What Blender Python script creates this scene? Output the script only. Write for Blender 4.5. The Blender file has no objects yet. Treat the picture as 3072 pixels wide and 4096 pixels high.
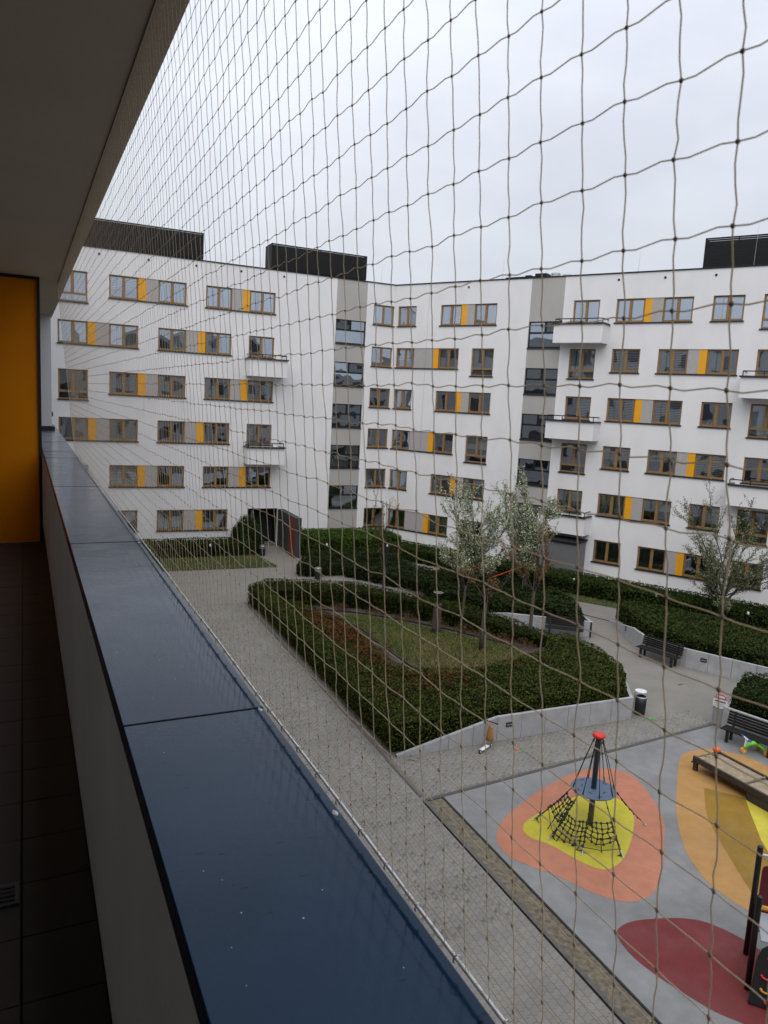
import bpy, math, random
import numpy as np
from mathutils import Vector, Matrix

random.seed(7)
RS = np.random.RandomState(11)
R = math.radians
SC = bpy.context.scene
COL = SC.collection

# ------------------------------------------------------------------ camera
EYE = Vector((0, 0, 10.7))
FPX, PITCH, ROLL, YAW = 2961.26, R(-8.4106), R(3.0866), R(-24.7041)
def _cam_axes():
    F = Vector((0, math.cos(PITCH), math.sin(PITCH))); X = Vector((1, 0, 0)); U = X.cross(F)
    X2 = math.cos(ROLL) * X + math.sin(ROLL) * U
    U2 = -math.sin(ROLL) * X + math.cos(ROLL) * U
    M = Matrix.Rotation(YAW, 3, 'Z')
    return M @ F, M @ X2, M @ U2
CF, CX, CU = _cam_axes()
camd = bpy.data.cameras.new('camera'); cam = bpy.data.objects.new('camera', camd); COL.objects.link(cam)
m3 = Matrix((CX, CU, -CF)).transposed()
cam.matrix_world = Matrix.Translation(EYE) @ m3.to_4x4()
camd.sensor_fit = 'HORIZONTAL'; camd.sensor_width = 36.0
camd.lens = FPX / 3072 * 36.0
camd.clip_start = 0.02; camd.clip_end = 2000
camd.dof.use_dof = True; camd.dof.focus_distance = 22.0; camd.dof.aperture_fstop = 32.0
SC.camera = cam

# ------------------------------------------------------------------ world, sun, exposure
SUN_EL, SUN_AZ = R(52), R(215)      # azimuth clockwise from +Y
W = bpy.data.worlds.new('World'); SC.world = W; W.use_nodes = True
nt = W.node_tree; nt.nodes.clear()
def wn(t, **k):
    n = nt.nodes.new(t)
    for a, b in k.items(): setattr(n, a, b)
    return n
out = wn('ShaderNodeOutputWorld'); mixs = wn('ShaderNodeMixShader')
sky = wn('ShaderNodeTexSky', sky_type='NISHITA', sun_disc=False, sun_elevation=SUN_EL, sun_rotation=SUN_AZ, dust_density=4.0, air_density=1.5)
b1 = wn('ShaderNodeBackground'); b1.inputs[1].default_value = 0.08
b2 = wn('ShaderNodeBackground'); b2.inputs[1].default_value = 1.0
tc = wn('ShaderNodeTexCoord'); sep = wn('ShaderNodeSeparateXYZ')
mapn = wn('ShaderNodeMapping'); mapn.inputs['Scale'].default_value = (1, 1, 2.2)
noi = wn('ShaderNodeTexNoise'); noi.inputs['Scale'].default_value = 2.3; noi.inputs['Detail'].default_value = 6; noi.inputs['Roughness'].default_value = .55
cr = wn('ShaderNodeValToRGB'); cr.color_ramp.elements[0].position = .3; cr.color_ramp.elements[1].position = .68
cr.color_ramp.elements[0].color = (.64, .675, .755, 1); cr.color_ramp.elements[1].color = (.82, .855, .925, 1)
mr = wn('ShaderNodeMapRange'); mr.inputs[1].default_value = 0; mr.inputs[2].default_value = 1; mr.inputs[3].default_value = .60; mr.inputs[4].default_value = 1.5
vm = wn('ShaderNodeVectorMath', operation='SCALE')
L = nt.links.new
L(tc.outputs['Generated'], sep.inputs[0]); L(tc.outputs['Generated'], mapn.inputs[0]); L(mapn.outputs[0], noi.inputs['Vector'])
L(noi.outputs['Fac'], cr.inputs[0]); L(sep.outputs['Z'], mr.inputs[0]); L(cr.outputs[0], vm.inputs[0]); L(mr.outputs[0], vm.inputs['Scale'])
L(vm.outputs[0], b2.inputs[0]); L(sky.outputs[0], b1.inputs[0])
mixs.inputs[0].default_value = .9
L(b1.outputs[0], mixs.inputs[1]); L(b2.outputs[0], mixs.inputs[2]); L(mixs.outputs[0], out.inputs[0])

sund = bpy.data.lights.new('sun', 'SUN'); sund.energy = 0.8; sund.angle = R(60); sund.color = (1, .97, .93)
sun = bpy.data.objects.new('sun', sund); COL.objects.link(sun)
sd = Vector((math.sin(SUN_AZ) * math.cos(SUN_EL), math.cos(SUN_AZ) * math.cos(SUN_EL), math.sin(SUN_EL)))
sun.rotation_euler = sd.to_track_quat('Z', 'Y').to_euler()

SC.view_settings.view_transform = 'Standard'; SC.view_settings.look = 'None'
SC.view_settings.exposure = 0.45; SC.view_settings.gamma = 1.0; SC.view_settings.use_curve_mapping = False
SC.cycles.max_bounces = 7; SC.cycles.transparent_max_bounces = 12

# ------------------------------------------------------------------ materials
MATS = {}
def mat(name, col, rough=.7, var=0.0, vscale=3.0, bump=0.0, bscale=40.0, metal=0.0, spec=.5, col2=None, detail=4, attr=None, coord='Object', bdist=.01):
    if name in MATS: return MATS[name]
    m = bpy.data.materials.new(name); m.use_nodes = True; t = m.node_tree
    p = t.nodes['Principled BSDF']
    p.inputs['Roughness'].default_value = rough; p.inputs['Metallic'].default_value = metal
    p.inputs['Specular IOR Level'].default_value = spec
    p.inputs['Base Color'].default_value = (*col, 1)
    tcn = t.nodes.new('ShaderNodeTexCoord')
    if attr:
        a = t.nodes.new('ShaderNodeVertexColor'); a.layer_name = attr
        t.links.new(a.outputs[0], p.inputs['Base Color'])
    elif var or col2:
        n = t.nodes.new('ShaderNodeTexNoise'); n.inputs['Scale'].default_value = vscale; n.inputs['Detail'].default_value = detail
        n.inputs['Roughness'].default_value = .65
        t.links.new(tcn.outputs[coord], n.inputs['Vector'])
        r = t.nodes.new('ShaderNodeValToRGB')
        c0 = [c * (1 - var) for c in col]; c1 = col2 if col2 else [c * (1 + var) for c in col]
        r.color_ramp.elements[0].color = (*c0, 1); r.color_ramp.elements[1].color = (*c1, 1)
        r.color_ramp.elements[0].position = .3; r.color_ramp.elements[1].position = .72
        t.links.new(n.outputs['Fac'], r.inputs[0]); t.links.new(r.outputs[0], p.inputs['Base Color'])
    if bump:
        n2 = t.nodes.new('ShaderNodeTexNoise'); n2.inputs['Scale'].default_value = bscale; n2.inputs['Detail'].default_value = 5
        t.links.new(tcn.outputs[coord], n2.inputs['Vector'])
        b = t.nodes.new('ShaderNodeBump'); b.inputs['Strength'].default_value = bump; b.inputs['Distance'].default_value = bdist
        t.links.new(n2.outputs['Fac'], b.inputs['Height']); t.links.new(b.outputs[0], p.inputs['Normal'])
    MATS[name] = m
    return m

def glass_mat():
    m = bpy.data.materials.new('window_glass'); m.use_nodes = True; t = m.node_tree; t.nodes.clear()
    o = t.nodes.new('ShaderNodeOutputMaterial'); mx = t.nodes.new('ShaderNodeMixShader')
    tr = t.nodes.new('ShaderNodeBsdfTransparent'); tr.inputs[0].default_value = (.80, .84, .84, 1)
    gl = t.nodes.new('ShaderNodeBsdfGlossy'); gl.inputs['Roughness'].default_value = .01; gl.inputs[0].default_value = (.76, .86, 1, 1)
    fr = t.nodes.new('ShaderNodeFresnel'); fr.inputs[0].default_value = 1.5
    ma = t.nodes.new('ShaderNodeMath'); ma.operation = 'MULTIPLY_ADD'; ma.inputs[1].default_value = .8; ma.inputs[2].default_value = .44
    n = t.nodes.new('ShaderNodeTexNoise'); n.inputs['Scale'].default_value = 1.1; n.inputs['Detail'].default_value = 1
    tcn = t.nodes.new('ShaderNodeTexCoord'); t.links.new(tcn.outputs['Object'], n.inputs['Vector'])
    b = t.nodes.new('ShaderNodeBump'); b.inputs['Strength'].default_value = .25; b.inputs['Distance'].default_value = .02
    t.links.new(n.outputs['Fac'], b.inputs['Height']); t.links.new(b.outputs[0], gl.inputs['Normal'])
    t.links.new(fr.outputs[0], ma.inputs[0]); t.links.new(ma.outputs[0], mx.inputs[0])
    t.links.new(tr.outputs[0], mx.inputs[1]); t.links.new(gl.outputs[0], mx.inputs[2]); t.links.new(mx.outputs[0], o.inputs[0])
    return m
GLASS = glass_mat()

def plaster_mat(name, col):
    """painted render: faint rain streaks under sills, fine grain"""
    m = bpy.data.materials.new(name); m.use_nodes = True; t = m.node_tree; p = t.nodes['Principled BSDF']
    p.inputs['Roughness'].default_value = .85; p.inputs['Specular IOR Level'].default_value = .25
    tcn = t.nodes.new('ShaderNodeTexCoord'); mp = t.nodes.new('ShaderNodeMapping'); mp.inputs['Scale'].default_value = (.55, .55, .3)
    n = t.nodes.new('ShaderNodeTexNoise'); n.inputs['Scale'].default_value = 1.5; n.inputs['Detail'].default_value = 6
    t.links.new(tcn.outputs['Object'], mp.inputs[0]); t.links.new(mp.outputs[0], n.inputs['Vector'])
    r = t.nodes.new('ShaderNodeValToRGB'); r.color_ramp.elements[0].position = .28; r.color_ramp.elements[1].position = .6
    r.color_ramp.elements[0].color = (*[c * .93 for c in col], 1); r.color_ramp.elements[1].color = (*col, 1)
    t.links.new(n.outputs['Fac'], r.inputs[0]); t.links.new(r.outputs[0], p.inputs['Base Color'])
    n2 = t.nodes.new('ShaderNodeTexNoise'); n2.inputs['Scale'].default_value = 60
    t.links.new(tcn.outputs['Object'], n2.inputs['Vector'])
    b = t.nodes.new('ShaderNodeBump'); b.inputs['Strength'].default_value = .15; b.inputs['Distance'].default_value = .004
    t.links.new(n2.outputs['Fac'], b.inputs['Height']); t.links.new(b.outputs[0], p.inputs['Normal'])
    MATS[name] = m
    return m

WHITE = plaster_mat('white_plaster', (.79, .78, .78))
GREIGE = plaster_mat('greige_plaster', (.43, .41, .385))
WOOD = mat('ochre_window_wood', (.27, .155, .058), .5, var=.2, vscale=6)
YELLOW = mat('yellow_panel', (.80, .36, .008), .55, var=.05)
GREYP = mat('grey_panel', (.40, .375, .36), .7, var=.05)
SILL = mat('anthracite_sill', (.022, .022, .024), .45)
DARKF = mat('anthracite_frame', (.014, .015, .017), .5, spec=.3)
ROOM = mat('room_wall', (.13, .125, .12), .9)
CURT = mat('net_curtain', (.62, .62, .60), .9)
BLIND = mat('pale_blind_or_glare', (.74, .78, .77), .8)  # blinds, and the pale sheets that imitate reflected sky
BLINDY = mat('yellow_blind', (.62, .42, .12), .8)
LOUV = mat('louvre_metal', (.011, .011, .012), .6, var=.15, spec=.25)
CONC = mat('wall_panel_concrete', (.37, .37, .38), .8, var=.16, vscale=2.5, bump=.15, bscale=50)
CONC_E = mat('concrete_edge', (.30, .28, .26), .85, var=.25, vscale=8, bump=.3)
BLACK = mat('black_metal', (.012, .012, .013), .45)
STEEL = mat('galvanised_steel', (.55, .56, .57), .35, metal=.9, var=.15, vscale=20)
BENCHW = mat('dark_bench_wood', (.013, .012, .011), .7, var=.3, vscale=14, spec=.2)
SOIL = mat('soil', (.055, .04, .03), .95, var=.35, vscale=6, bump=.5, bscale=25, bdist=.03)
BARK = mat('bark', (.085, .07, .055), .9, var=.35, vscale=18, bump=.5, bscale=60)
TWIG = mat('dark_twig', (.045, .038, .032), .9, var=.3, vscale=10)

# ------------------------------------------------------------------ mesh helpers
class MB:
    def __init__(s): s.v = []; s.f = []
    def quad(s, a, b, c, d):
        n = len(s.v); s.v += [tuple(a), tuple(b), tuple(c), tuple(d)]; s.f.append((n, n + 1, n + 2, n + 3)); return s
    def pts8(s, P):
        n = len(s.v); s.v += [tuple(p) for p in P]
        for f in ((0, 3, 2, 1), (4, 5, 6, 7), (0, 1, 5, 4), (1, 2, 6, 5), (2, 3, 7, 6), (3, 0, 4, 7)): s.f.append(tuple(n + i for i in f))
        return s
    def box(s, x0, x1, y0, y1, z0, z1, T=None):
        P = [(x0, y0, z0), (x1, y0, z0), (x1, y1, z0), (x0, y1, z0), (x0, y0, z1), (x1, y0, z1), (x1, y1, z1), (x0, y1, z1)]
        if T: P = [T(*p) for p in P]
        return s.pts8(P)
    def tube(s, pts, rad, n=6, cap=True):
        pts = [Vector(p) for p in pts]
        if not hasattr(rad, '__len__'): rad = [rad] * len(pts)
        base = len(s.v); prev = None
        for i, p in enumerate(pts):
            d = (pts[min(i + 1, len(pts) - 1)] - pts[max(i - 1, 0)])
            d = d.normalized() if d.length > 1e-9 else Vector((0, 0, 1))
            if prev is None:
                a = d.orthogonal().normalized()
            else:
                a = prev - d * prev.dot(d)
                a = a.normalized() if a.length > 1e-6 else d.orthogonal().normalized()
            prev = a; b = d.cross(a)
            for k in range(n):
                t = 2 * math.pi * k / n
                s.v.append(tuple(p + (a * math.cos(t) + b * math.sin(t)) * rad[i]))
        for i in range(len(pts) - 1):
            for k in range(n):
                k2 = (k + 1) % n
                s.f.append((base + i * n + k, base + i * n + k2, base + (i + 1) * n + k2, base + (i + 1) * n + k))
        if cap:
            s.f.append(tuple(base + k for k in reversed(range(n))))
            e = base + (len(pts) - 1) * n
            s.f.append(tuple(e + k for k in range(n)))
        return s
    def lathe(s, prof, n=20, c=(0, 0, 0), capb=True, capt=True):
        base = len(s.v)
        for r, z in prof:
            for k in range(n):
                t = 2 * math.pi * k / n
                s.v.append((c[0] + r * math.cos(t), c[1] + r * math.sin(t), c[2] + z))
        for i in range(len(prof) - 1):
            for k in range(n):
                k2 = (k + 1) % n
                s.f.append((base + i * n + k, base + i * n + k2, base + (i + 1) * n + k2, base + (i + 1) * n + k))
        if capb: s.f.append(tuple(base + k for k in reversed(range(n))))
        if capt:
            e = base + (len(prof) - 1) * n; s.f.append(tuple(e + k for k in range(n)))
        return s
    def prism(s, poly, z0, z1):
        n = len(poly); b = len(s.v)
        zb = z0 if callable(z0) else (lambda x, y: z0); zt = z1 if callable(z1) else (lambda x, y: z1)
        s.v += [(x, y, zb(x, y)) for x, y in poly] + [(x, y, zt(x, y)) for x, y in poly]
        for i in range(n):
            j = (i + 1) % n; s.f.append((b + i, b + j, b + n + j, b + n + i))
        s.f.append(tuple(b + n + i for i in range(n))); s.f.append(tuple(b + i for i in reversed(range(n))))
        return s
    def sphere(s, c, r, n=8, m=5, sz=1):
        prof = [(max(r * math.sin(math.pi * i / m), 1e-4), -r * sz * math.cos(math.pi * i / m)) for i in range(m + 1)]
        return s.lathe(prof, n, c, False, False)
    def mesh(s, name, m, smooth=False):
        me = bpy.data.meshes.new(name); me.from_pydata(s.v, [], s.f); me.validate(); me.update()
        if m: me.materials.append(m)
        if smooth:
            me.polygons.foreach_set('use_smooth', [True] * len(me.polygons))
        return me
    def build(s, name, m, parent=None, smooth=False, bevel=0):
        return link(name, s.mesh(name, m, smooth), parent, bevel)

def link(name, me, parent=None, bevel=0):
    o = bpy.data.objects.new(name, me); COL.objects.link(o)
    if parent: o.parent = parent
    if bevel:
        b = o.modifiers.new('bevel', 'BEVEL'); b.width = bevel; b.segments = 2; b.limit_method = 'ANGLE'
    return o
def thing(name, label, cat, loc=(0, 0, 0), rz=0, group=None):
    o = bpy.data.objects.new(name, None); COL.objects.link(o); o.location = loc; o.rotation_euler = (0, 0, rz)
    o.empty_display_size = .2
    return tag(o, label, cat, group)
def tag(o, label=None, cat=None, group=None, kind=None):
    if label: o['label'] = label
    if cat: o['category'] = cat
    if group: o['group'] = group
    if kind: o['kind'] = kind
    return o
def struct(name, mb, m, parent=None):
    o = mb.build(name, m, parent)
    if not parent: o['kind'] = 'structure'
    return o

# ================================================================== THE BUILDING ACROSS THE COURT
ROOF = 19.22
TOPS = [17.723 - 3 * i for i in range(6)]
HW = 1.416
YL = 51.095
QDR = Vector((.51066743, -.85977833, 0)); QN = Vector((.85977833, .51066743, 0)); QD = 46.31936
def PL(u, z, d=0.0): return (u, YL + d, z)
def PQ(u, z, d=0.0):
    p = QN * (QD + d) + QDR * u
    return (p.x, p.y, z)
UC = (YL - QN.y * QD) / QDR.y         # u of the inner corner on the right facade
XC = QN.x * QD + QDR.x * UC           # x of the inner corner on the left facade

building = thing('apartment_building', 'six-storey white plastered apartment building with ochre windows and yellow panels round the court', 'building', (20, 52, 0))
BINV = Matrix.Translation((-20, -52, 0))
def bpart(mb, name, m, parent=None, smooth=False):
    o = mb.build(name, m, parent or building, smooth)
    if parent is None: o.matrix_parent_inverse = BINV
    return o

def fbox(mb, P, u0, u1, z0, z1, d0, d1):
    return mb.pts8([P(u0, z0, d0), P(u1, z0, d0), P(u1, z0, d1), P(u0, z0, d1), P(u0, z1, d0), P(u1, z1, d0), P(u1, z1, d1), P(u0, z1, d1)])

def facade_wall(P, u0, u1, z0, z1, openings, depth, m, name='wall'):
    us = sorted({u0, u1, *[a for o in openings for a in o[:2] if u0 < a < u1]})
    zs = sorted({z0, z1, *[a for o in openings for a in o[2:] if z0 < a < z1]})
    mb = MB(); idx = {}
    def vi(i, j):
        if (i, j) not in idx:
            idx[(i, j)] = len(mb.v); mb.v.append(P(us[i], zs[j], 0))
        return idx[(i, j)]
    for i in range(len(us) - 1):
        for j in range(len(zs) - 1):
            cu, cz = (us[i] + us[i + 1]) / 2, (zs[j] + zs[j + 1]) / 2
            if any(o[0] < cu < o[1] and o[2] < cz < o[3] for o in openings): continue
            mb.f.append((vi(i, j), vi(i + 1, j), vi(i + 1, j + 1), vi(i, j + 1)))
    for a, b, c, d in openings:
        mb.quad(P(a, c, 0), P(a, d, 0), P(a, d, depth), P(a, c, depth))
        mb.quad(P(b, c, 0), P(b, c, depth), P(b, d, depth), P(b, d, 0))
        mb.quad(P(a, d, 0), P(b, d, 0), P(b, d, depth), P(a, d, depth))
        mb.quad(P(a, c, 0), P(a, c, depth), P(b, c, depth), P(b, c, 0))
    return bpart(mb, name, m)

def curtain(P, u0, u1, z0, z1, d, m, parent, amp=.025):
    mb = MB(); n = max(6, int((u1 - u0) / .035)); ph = random.random() * 6
    for k in range(n + 1):
        u = u0 + (u1 - u0) * k / n; dd = d + amp * math.sin(k * 1.9 + ph) + amp * .5 * math.sin(k * .7)
        mb.v += [P(u, z0, dd), P(u, z1, dd)]
    for k in range(n): mb.f.append((2 * k, 2 * k + 2, 2 * k + 3, 2 * k + 1))
    return bpart(mb, 'curtain', m, parent, True)

def window(P, u0, u1, zb, zt, style, tall=False, fm=None, stair=False):
    fm = fm or WOOD
    d0, d1 = .10, .17
    f = MB(); w = .065
    um = (u0 + u1) / 2; mw = .055
    tr = zb + .48 if tall else None
    fbox(f, P, u0, u0 + w, zb, zt, d0, d1); fbox(f, P, u1 - w, u1, zb, zt, d0, d1)
    fbox(f, P, u0 + w, u1 - w, zt - w, zt, d0, d1); fbox(f, P, u0 + w, u1 - w, zb, zb + w * 1.3, d0, d1)
    panes = []
    if stair:
        tr = zt - .72
        fbox(f, P, u0 + w, u1 - w, tr - .06, tr + .06, d0, d1); fbox(f, P, um - .07, um + .07, tr + .06, zt - w, d0, d1)
        panes = [(u0 + w, um - .07, tr + .06, zt - w), (um + .07, u1 - w, tr + .06, zt - w), (u0 + w, u1 - w, zb + w, tr - .06)]
    else:
        lo = zb + w * 1.3
        if tall:
            fbox(f, P, u0 + w, u1 - w, tr - .05, tr + .05, d0, d1); panes.append((u0 + w, u1 - w, lo, tr - .05)); lo = tr + .05
        fbox(f, P, um - mw, um + mw, lo, zt - w, d0 - .012, d1)
        # sash frames, a finger proud
        for a, b in ((u0 + w, um - mw), (um + mw, u1 - w)):
            s = .04
            fbox(f, P, a, a + s, lo, zt - w, d0 + .014, d1); fbox(f, P, b - s, b, lo, zt - w, d0 + .014, d1)
            fbox(f, P, a + s, b - s, zt - w - s, zt - w, d0 + .014, d1); fbox(f, P, a + s, b - s, lo, lo + s, d0 + .014, d1)
            panes.append((a + s, b - s, lo + s, zt - w - s))
    win = bpart(f, 'window', fm)
    for a, b, c, d in panes:
        t1, t2, t3 = (random.gauss(0, .008) for _ in range(3)); g = MB(); g.quad(P(a, c, .135 + t1), P(b, c, .135 + t1 + t2), P(b, d, .135 + t2 + t3), P(a, d, .135 + t3)); bpart(g, 'pane', GLASS, win).matrix_parent_inverse = Matrix()
    if stair: return win
    st = style
    L0, L1 = (u0 + w, um - mw), (um + mw, u1 - w)
    for half, (a, b) in enumerate((L0, L1)):
        s = st[half] if isinstance(st, (tuple, list)) else st
        if s == 'c': curtain(P, a, b, zb + .03, zt - .02, .30, CURT, win)
        elif s == 'h':
            aa, bb = (a, a + (b - a) * .55) if half == 0 else (b - (b - a) * .55, b)
            curtain(P, aa, bb, zb + .03, zt - .02, .30, CURT, win)
        elif s in ('z', 'v'):
            mb = MB(); n = 15; zlo = zb + .06 if s == 'z' else zb + (zt - zb) * .45
            k = 0; z = zt - w
            while z > zlo:
                fbox(mb, P, a + .02, b - .02, z - .055, z, .2, .206); z -= .1
            bpart(mb, 'blind_or_glare', BLIND, win)
        elif s in ('r', 'y', 'w'):  # full pale sheets also stand in for sky reflected in the glass
            mb = MB(); fbox(mb, P, a + .02, b - .02, zb + (zt - zb) * (.08 if s == 'w' else .5), zt - w, .2, .206)
            bpart(mb, 'blind_or_glare', BLINDY if s == 'y' else BLIND, win)
        elif s == 'm':
            mb = MB(); z = zt - w
            while z > zb + .08:
                fbox(mb, P, a + .02, b - .02, z - .018, z, .19, .2); z -= .045
            bpart(mb, 'blind_or_glare', MATS.setdefault('grey_mesh_blind', mat('grey_mesh_blind', (.25, .27, .26), .8)), win)
    # things on the inner sill
    if random.random() < .45:
        mb = MB()
        for k in range(random.randint(2, 5)):
            a = random.uniform(u0 + .15, u1 - .15); h = random.uniform(.07, .22); r = random.uniform(.03, .06)
            mb.lathe([(r * .7, 0), (r, h * .6), (r * .8, h)], 6, P(a, zb + .06, .24))
        bpart(mb, 'sill_clutter', random.choice([CURT, mat('plant_green', (.05, .09, .03), .8), mat('terracotta_pot', (.3, .12, .06), .8)]), win)
    return win

def sill(P, u0, u1, z, tag_=None):
    mb = MB(); fbox(mb, P, u0 - .06, u1 + .06, z - .075, z, -.07, .10); return bpart(mb, 'sill', SILL)
def panel(P, u0, u1, z0, z1, m, name):
    mb = MB(); fbox(mb, P, u0, u1, z0, z1, .035, .075); return bpart(mb, name, m)

STYLES = ['d', 'd', 'c', 'h', 'd', 'z', 'r', ('d', 'c'), ('c', 'd'), 'v', 'h', 'c']
def sty(row): return random.choice(STYLES)

# ---- left facade ------------------------------------------------------------
CW = {0: (.68, 2.41), 1: (3.68, 5.44), 2: (6.68, 8.45), 3: (9.71, 11.46), 4: (12.66, 14.45), 5: (21.82, 23.47)}
Lop, Lcalls = [], []
def Lgroup(row, a, b, yel, st1, st2):
    """window a, panels, window b under one sill; yel = 'a' or 'b' tells which window the yellow panel touches"""
    zt = TOPS[row]; zb = zt - HW
    ua, ub = CW[a], CW[b]
    Lop.append((ua[0], ub[1], zb, zt))
    Lcalls.append(lambda: (window(PL, *ua, zb, zt, st1), window(PL, *ub, zb, zt, st2), sill(PL, ua[0], ub[1], zb)))
    y = .47
    if yel == 'a': cuts = ((ua[1], ua[1] + y, YELLOW, 'yellow_panel'), (ua[1] + y, ub[0], GREYP, 'grey_panel'))
    else: cuts = ((ub[0] - y, ub[0], YELLOW, 'yellow_panel'), (ua[1], ub[0] - y, GREYP, 'grey_panel'))
    for p in cuts: Lcalls.append(lambda p=p: panel(PL, p[0], p[1], zb, zt, p[2], p[3]))
def Lsingle(row, a, st, tall=False, h=None):
    zt = TOPS[row]; zb = zt - (h or (1.87 if tall else HW)); ua = CW[a]
    Lop.append((*ua, zb, zt)); Lcalls.append(lambda: (window(PL, *ua, zb, zt, st, tall), sill(PL, *ua, zb)))
Lsingle(0, 0, 'w', True); Lgroup(0, 1, 2, 'a', ('v', 'v'), 'w'); Lgroup(0, 3, 4, 'b', 'w', 'w')
Lgroup(1, 0, 1, 'a', 'c', 'c'); Lgroup(1, 2, 3, 'b', ('d', 'w'), ('w', 'd'))
Lsingle(1, 4, ('d', 'd'), False, 1.42)
Lsingle(2, 0, ('d', 'd'), True); Lgroup(2, 1, 2, 'a', 'h', 'c'); Lgroup(2, 3, 4, 'b', ('w', 'd'), 'h')
Lgroup(3, 0, 1, 'a', ('d', 'c'), 'c'); Lgroup(3, 2, 3, 'b', 'h', 'd'); Lsingle(3, 4, 'c', False, 1.42)
Lsingle(4, 0, 'd', True); Lgroup(4, 1, 2, 'a', 'z', 'd'); Lgroup(4, 3, 4, 'b', 'd', 'd')
Lgroup(5, 0, 1, 'a', 'd', 'c'); Lgroup(5, 2, 3, 'b', 'c', 'c')
for r_, st in enumerate((('w', 'd'), ('d', 'd'), ('y', 'd'), ('h', 'd'), ('c', 'c'), ('d', 'd'))): Lsingle(r_, 5, st)
TANL = (18.92, 21.26)
Lstair = [(TANL[0] + .01, TANL[1] - .01, 16.43 - 3 * i - 1.68, 16.43 - 3 * i) for i in range(5)]
PORTAL = (12.9, 15.06, -.1, 2.76)
facade_wall(PL, -14, TANL[0], -.1, ROOF, [o for o in Lop if o[1] < TANL[0]] + [PORTAL], .17, WHITE)
facade_wall(PL, *TANL, -.1, ROOF, Lstair, .17, GREIGE)
facade_wall(PL, TANL[1], XC, -.1, ROOF, [o for o in Lop if o[0] > TANL[1]], .17, WHITE)
for c in Lcalls: c()
for s in Lstair: window(PL, *s, 'd', fm=DARKF, stair=True); sill(PL, s[0] + .05, s[1] - .05, s[2])

# ---- right facade -----------------------------------------------------------
QC = {'a': (-31.62, -30.04), 'b': (-27.98, -26.31), 'c': (-25.28, -23.57), 'd': (-18.2, -16.5), 'e': (-15.46, -13.73), 'f': (-12.66, -10.96), 'g': (-9.91, -8.23), 'h': (-7.28, -5.6), 'i': (-4.5, -2.8)}
Qop, Qcalls = [], []
def Qgroup(row, a, b, yel, st1, st2, y=.42):
    zt = TOPS[row]; zb = zt - HW; ua, ub = QC[a], QC[b]
    Qop.append((ua[0], ub[1], zb, zt))
    Qcalls.append(lambda: (window(PQ, *ua, zb, zt, st1), window(PQ, *ub, zb, zt, st2), sill(PQ, ua[0], ub[1], zb)))
    if yel == 'a': cuts = ((ua[1], ua[1] + y, YELLOW, 'yellow_panel'), (ua[1] + y, ub[0], GREYP, 'grey_panel'))
    else: cuts = ((ub[0] - y, ub[0], YELLOW, 'yellow_panel'), (ua[1], ub[0] - y, GREYP, 'grey_panel'))
    for p in cuts: Qcalls.append(lambda p=p: panel(PQ, p[0], p[1], zb, zt, p[2], p[3]))
def Qsingle(row, a, st, tall=False, h=None):
    zt = TOPS[row]; zb = zt - (h or (1.87 if tall else HW)); ua = QC[a]
    Qop.append((*ua, zb, zt)); Qcalls.append(lambda: (window(PQ, *ua, zb, zt, st, tall), sill(PQ, *ua, zb)))
for r_ in range(6):
    if r_ % 2 == 0:
        Qsingle(r_, 'a', (('c', 'd'), 0, ('c', 'w'), 0, 'c')[r_]); Qgroup(r_, 'b', 'c', 'a', (('h', 'c'), 0, 'd', 0, 'c')[r_], ('c', 0, ('d', 'd'), 0, 'w')[r_])
        if r_ < 5: Qsingle(r_, 'd', ('w', 0, ('d', 'z'), 0, 'r')[r_], False, 1.45)
        Qgroup(r_, 'e', 'f', 'a', (('w', 'w'), 0, 'z', 0, ('y', 'd'))[r_], (('d', 'w'), 0, 'z', 0, ('r', 'r'))[r_])
        Qsingle(r_, 'g', ('w', 0, 'd', 0, ('c', 'h'))[r_]); Qsingle(r_, 'h', ('w', 0, 'w', 0, 'd')[r_], True)
    else:
        Qgroup(r_, 'a', 'b', 'b', (0, 'v', 0, ('h', 'd'), 0, 'd')[r_], (0, 'h', 0, 'd', 0, 'c')[r_])
        Qsingle(r_, 'c', (0, 'c', 0, 'r', 0, 'd')[r_], True)
        if r_ < 5: Qsingle(r_, 'd', (0, ('w', 'c'), 0, 'd', 0)[r_], True)
        Qsingle(r_, 'e', (0, 'z', 0, 'v', 0, 'm')[r_]); Qgroup(r_, 'f', 'g', 'b', (0, ('w', 'z'), 0, 'r', 0, 'm')[r_], (0, ('w', 'c'), 0, 'z', 0, 'd')[r_])
        Qsingle(r_, 'h', (0, 'c', 0, 'd', 0, 'd')[r_], False, 1.45)
    Qsingle(r_, 'i', 'd')
TANQ = (-21.17, -18.87)
Qstair = [(TANQ[0] + .01, TANQ[1] - .01, 16.46 - 3 * i - 1.69, 16.46 - 3 * i) for i in range(5)]
QEND = 12
facade_wall(PQ, UC, TANQ[0], -.1, ROOF, [o for o in Qop if o[1] < TANQ[0]], .17, WHITE)
facade_wall(PQ, *TANQ, -.1, ROOF, Qstair, .17, GREIGE)
facade_wall(PQ, TANQ[1], QEND, -.1, ROOF, [o for o in Qop if o[0] > TANQ[1]], .17, WHITE)
for c in Qcalls: c()
for s in Qstair: window(PQ, *s, 'd', fm=DARKF, stair=True); sill(PQ, s[0] + .05, s[1] - .05, s[2])

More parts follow.
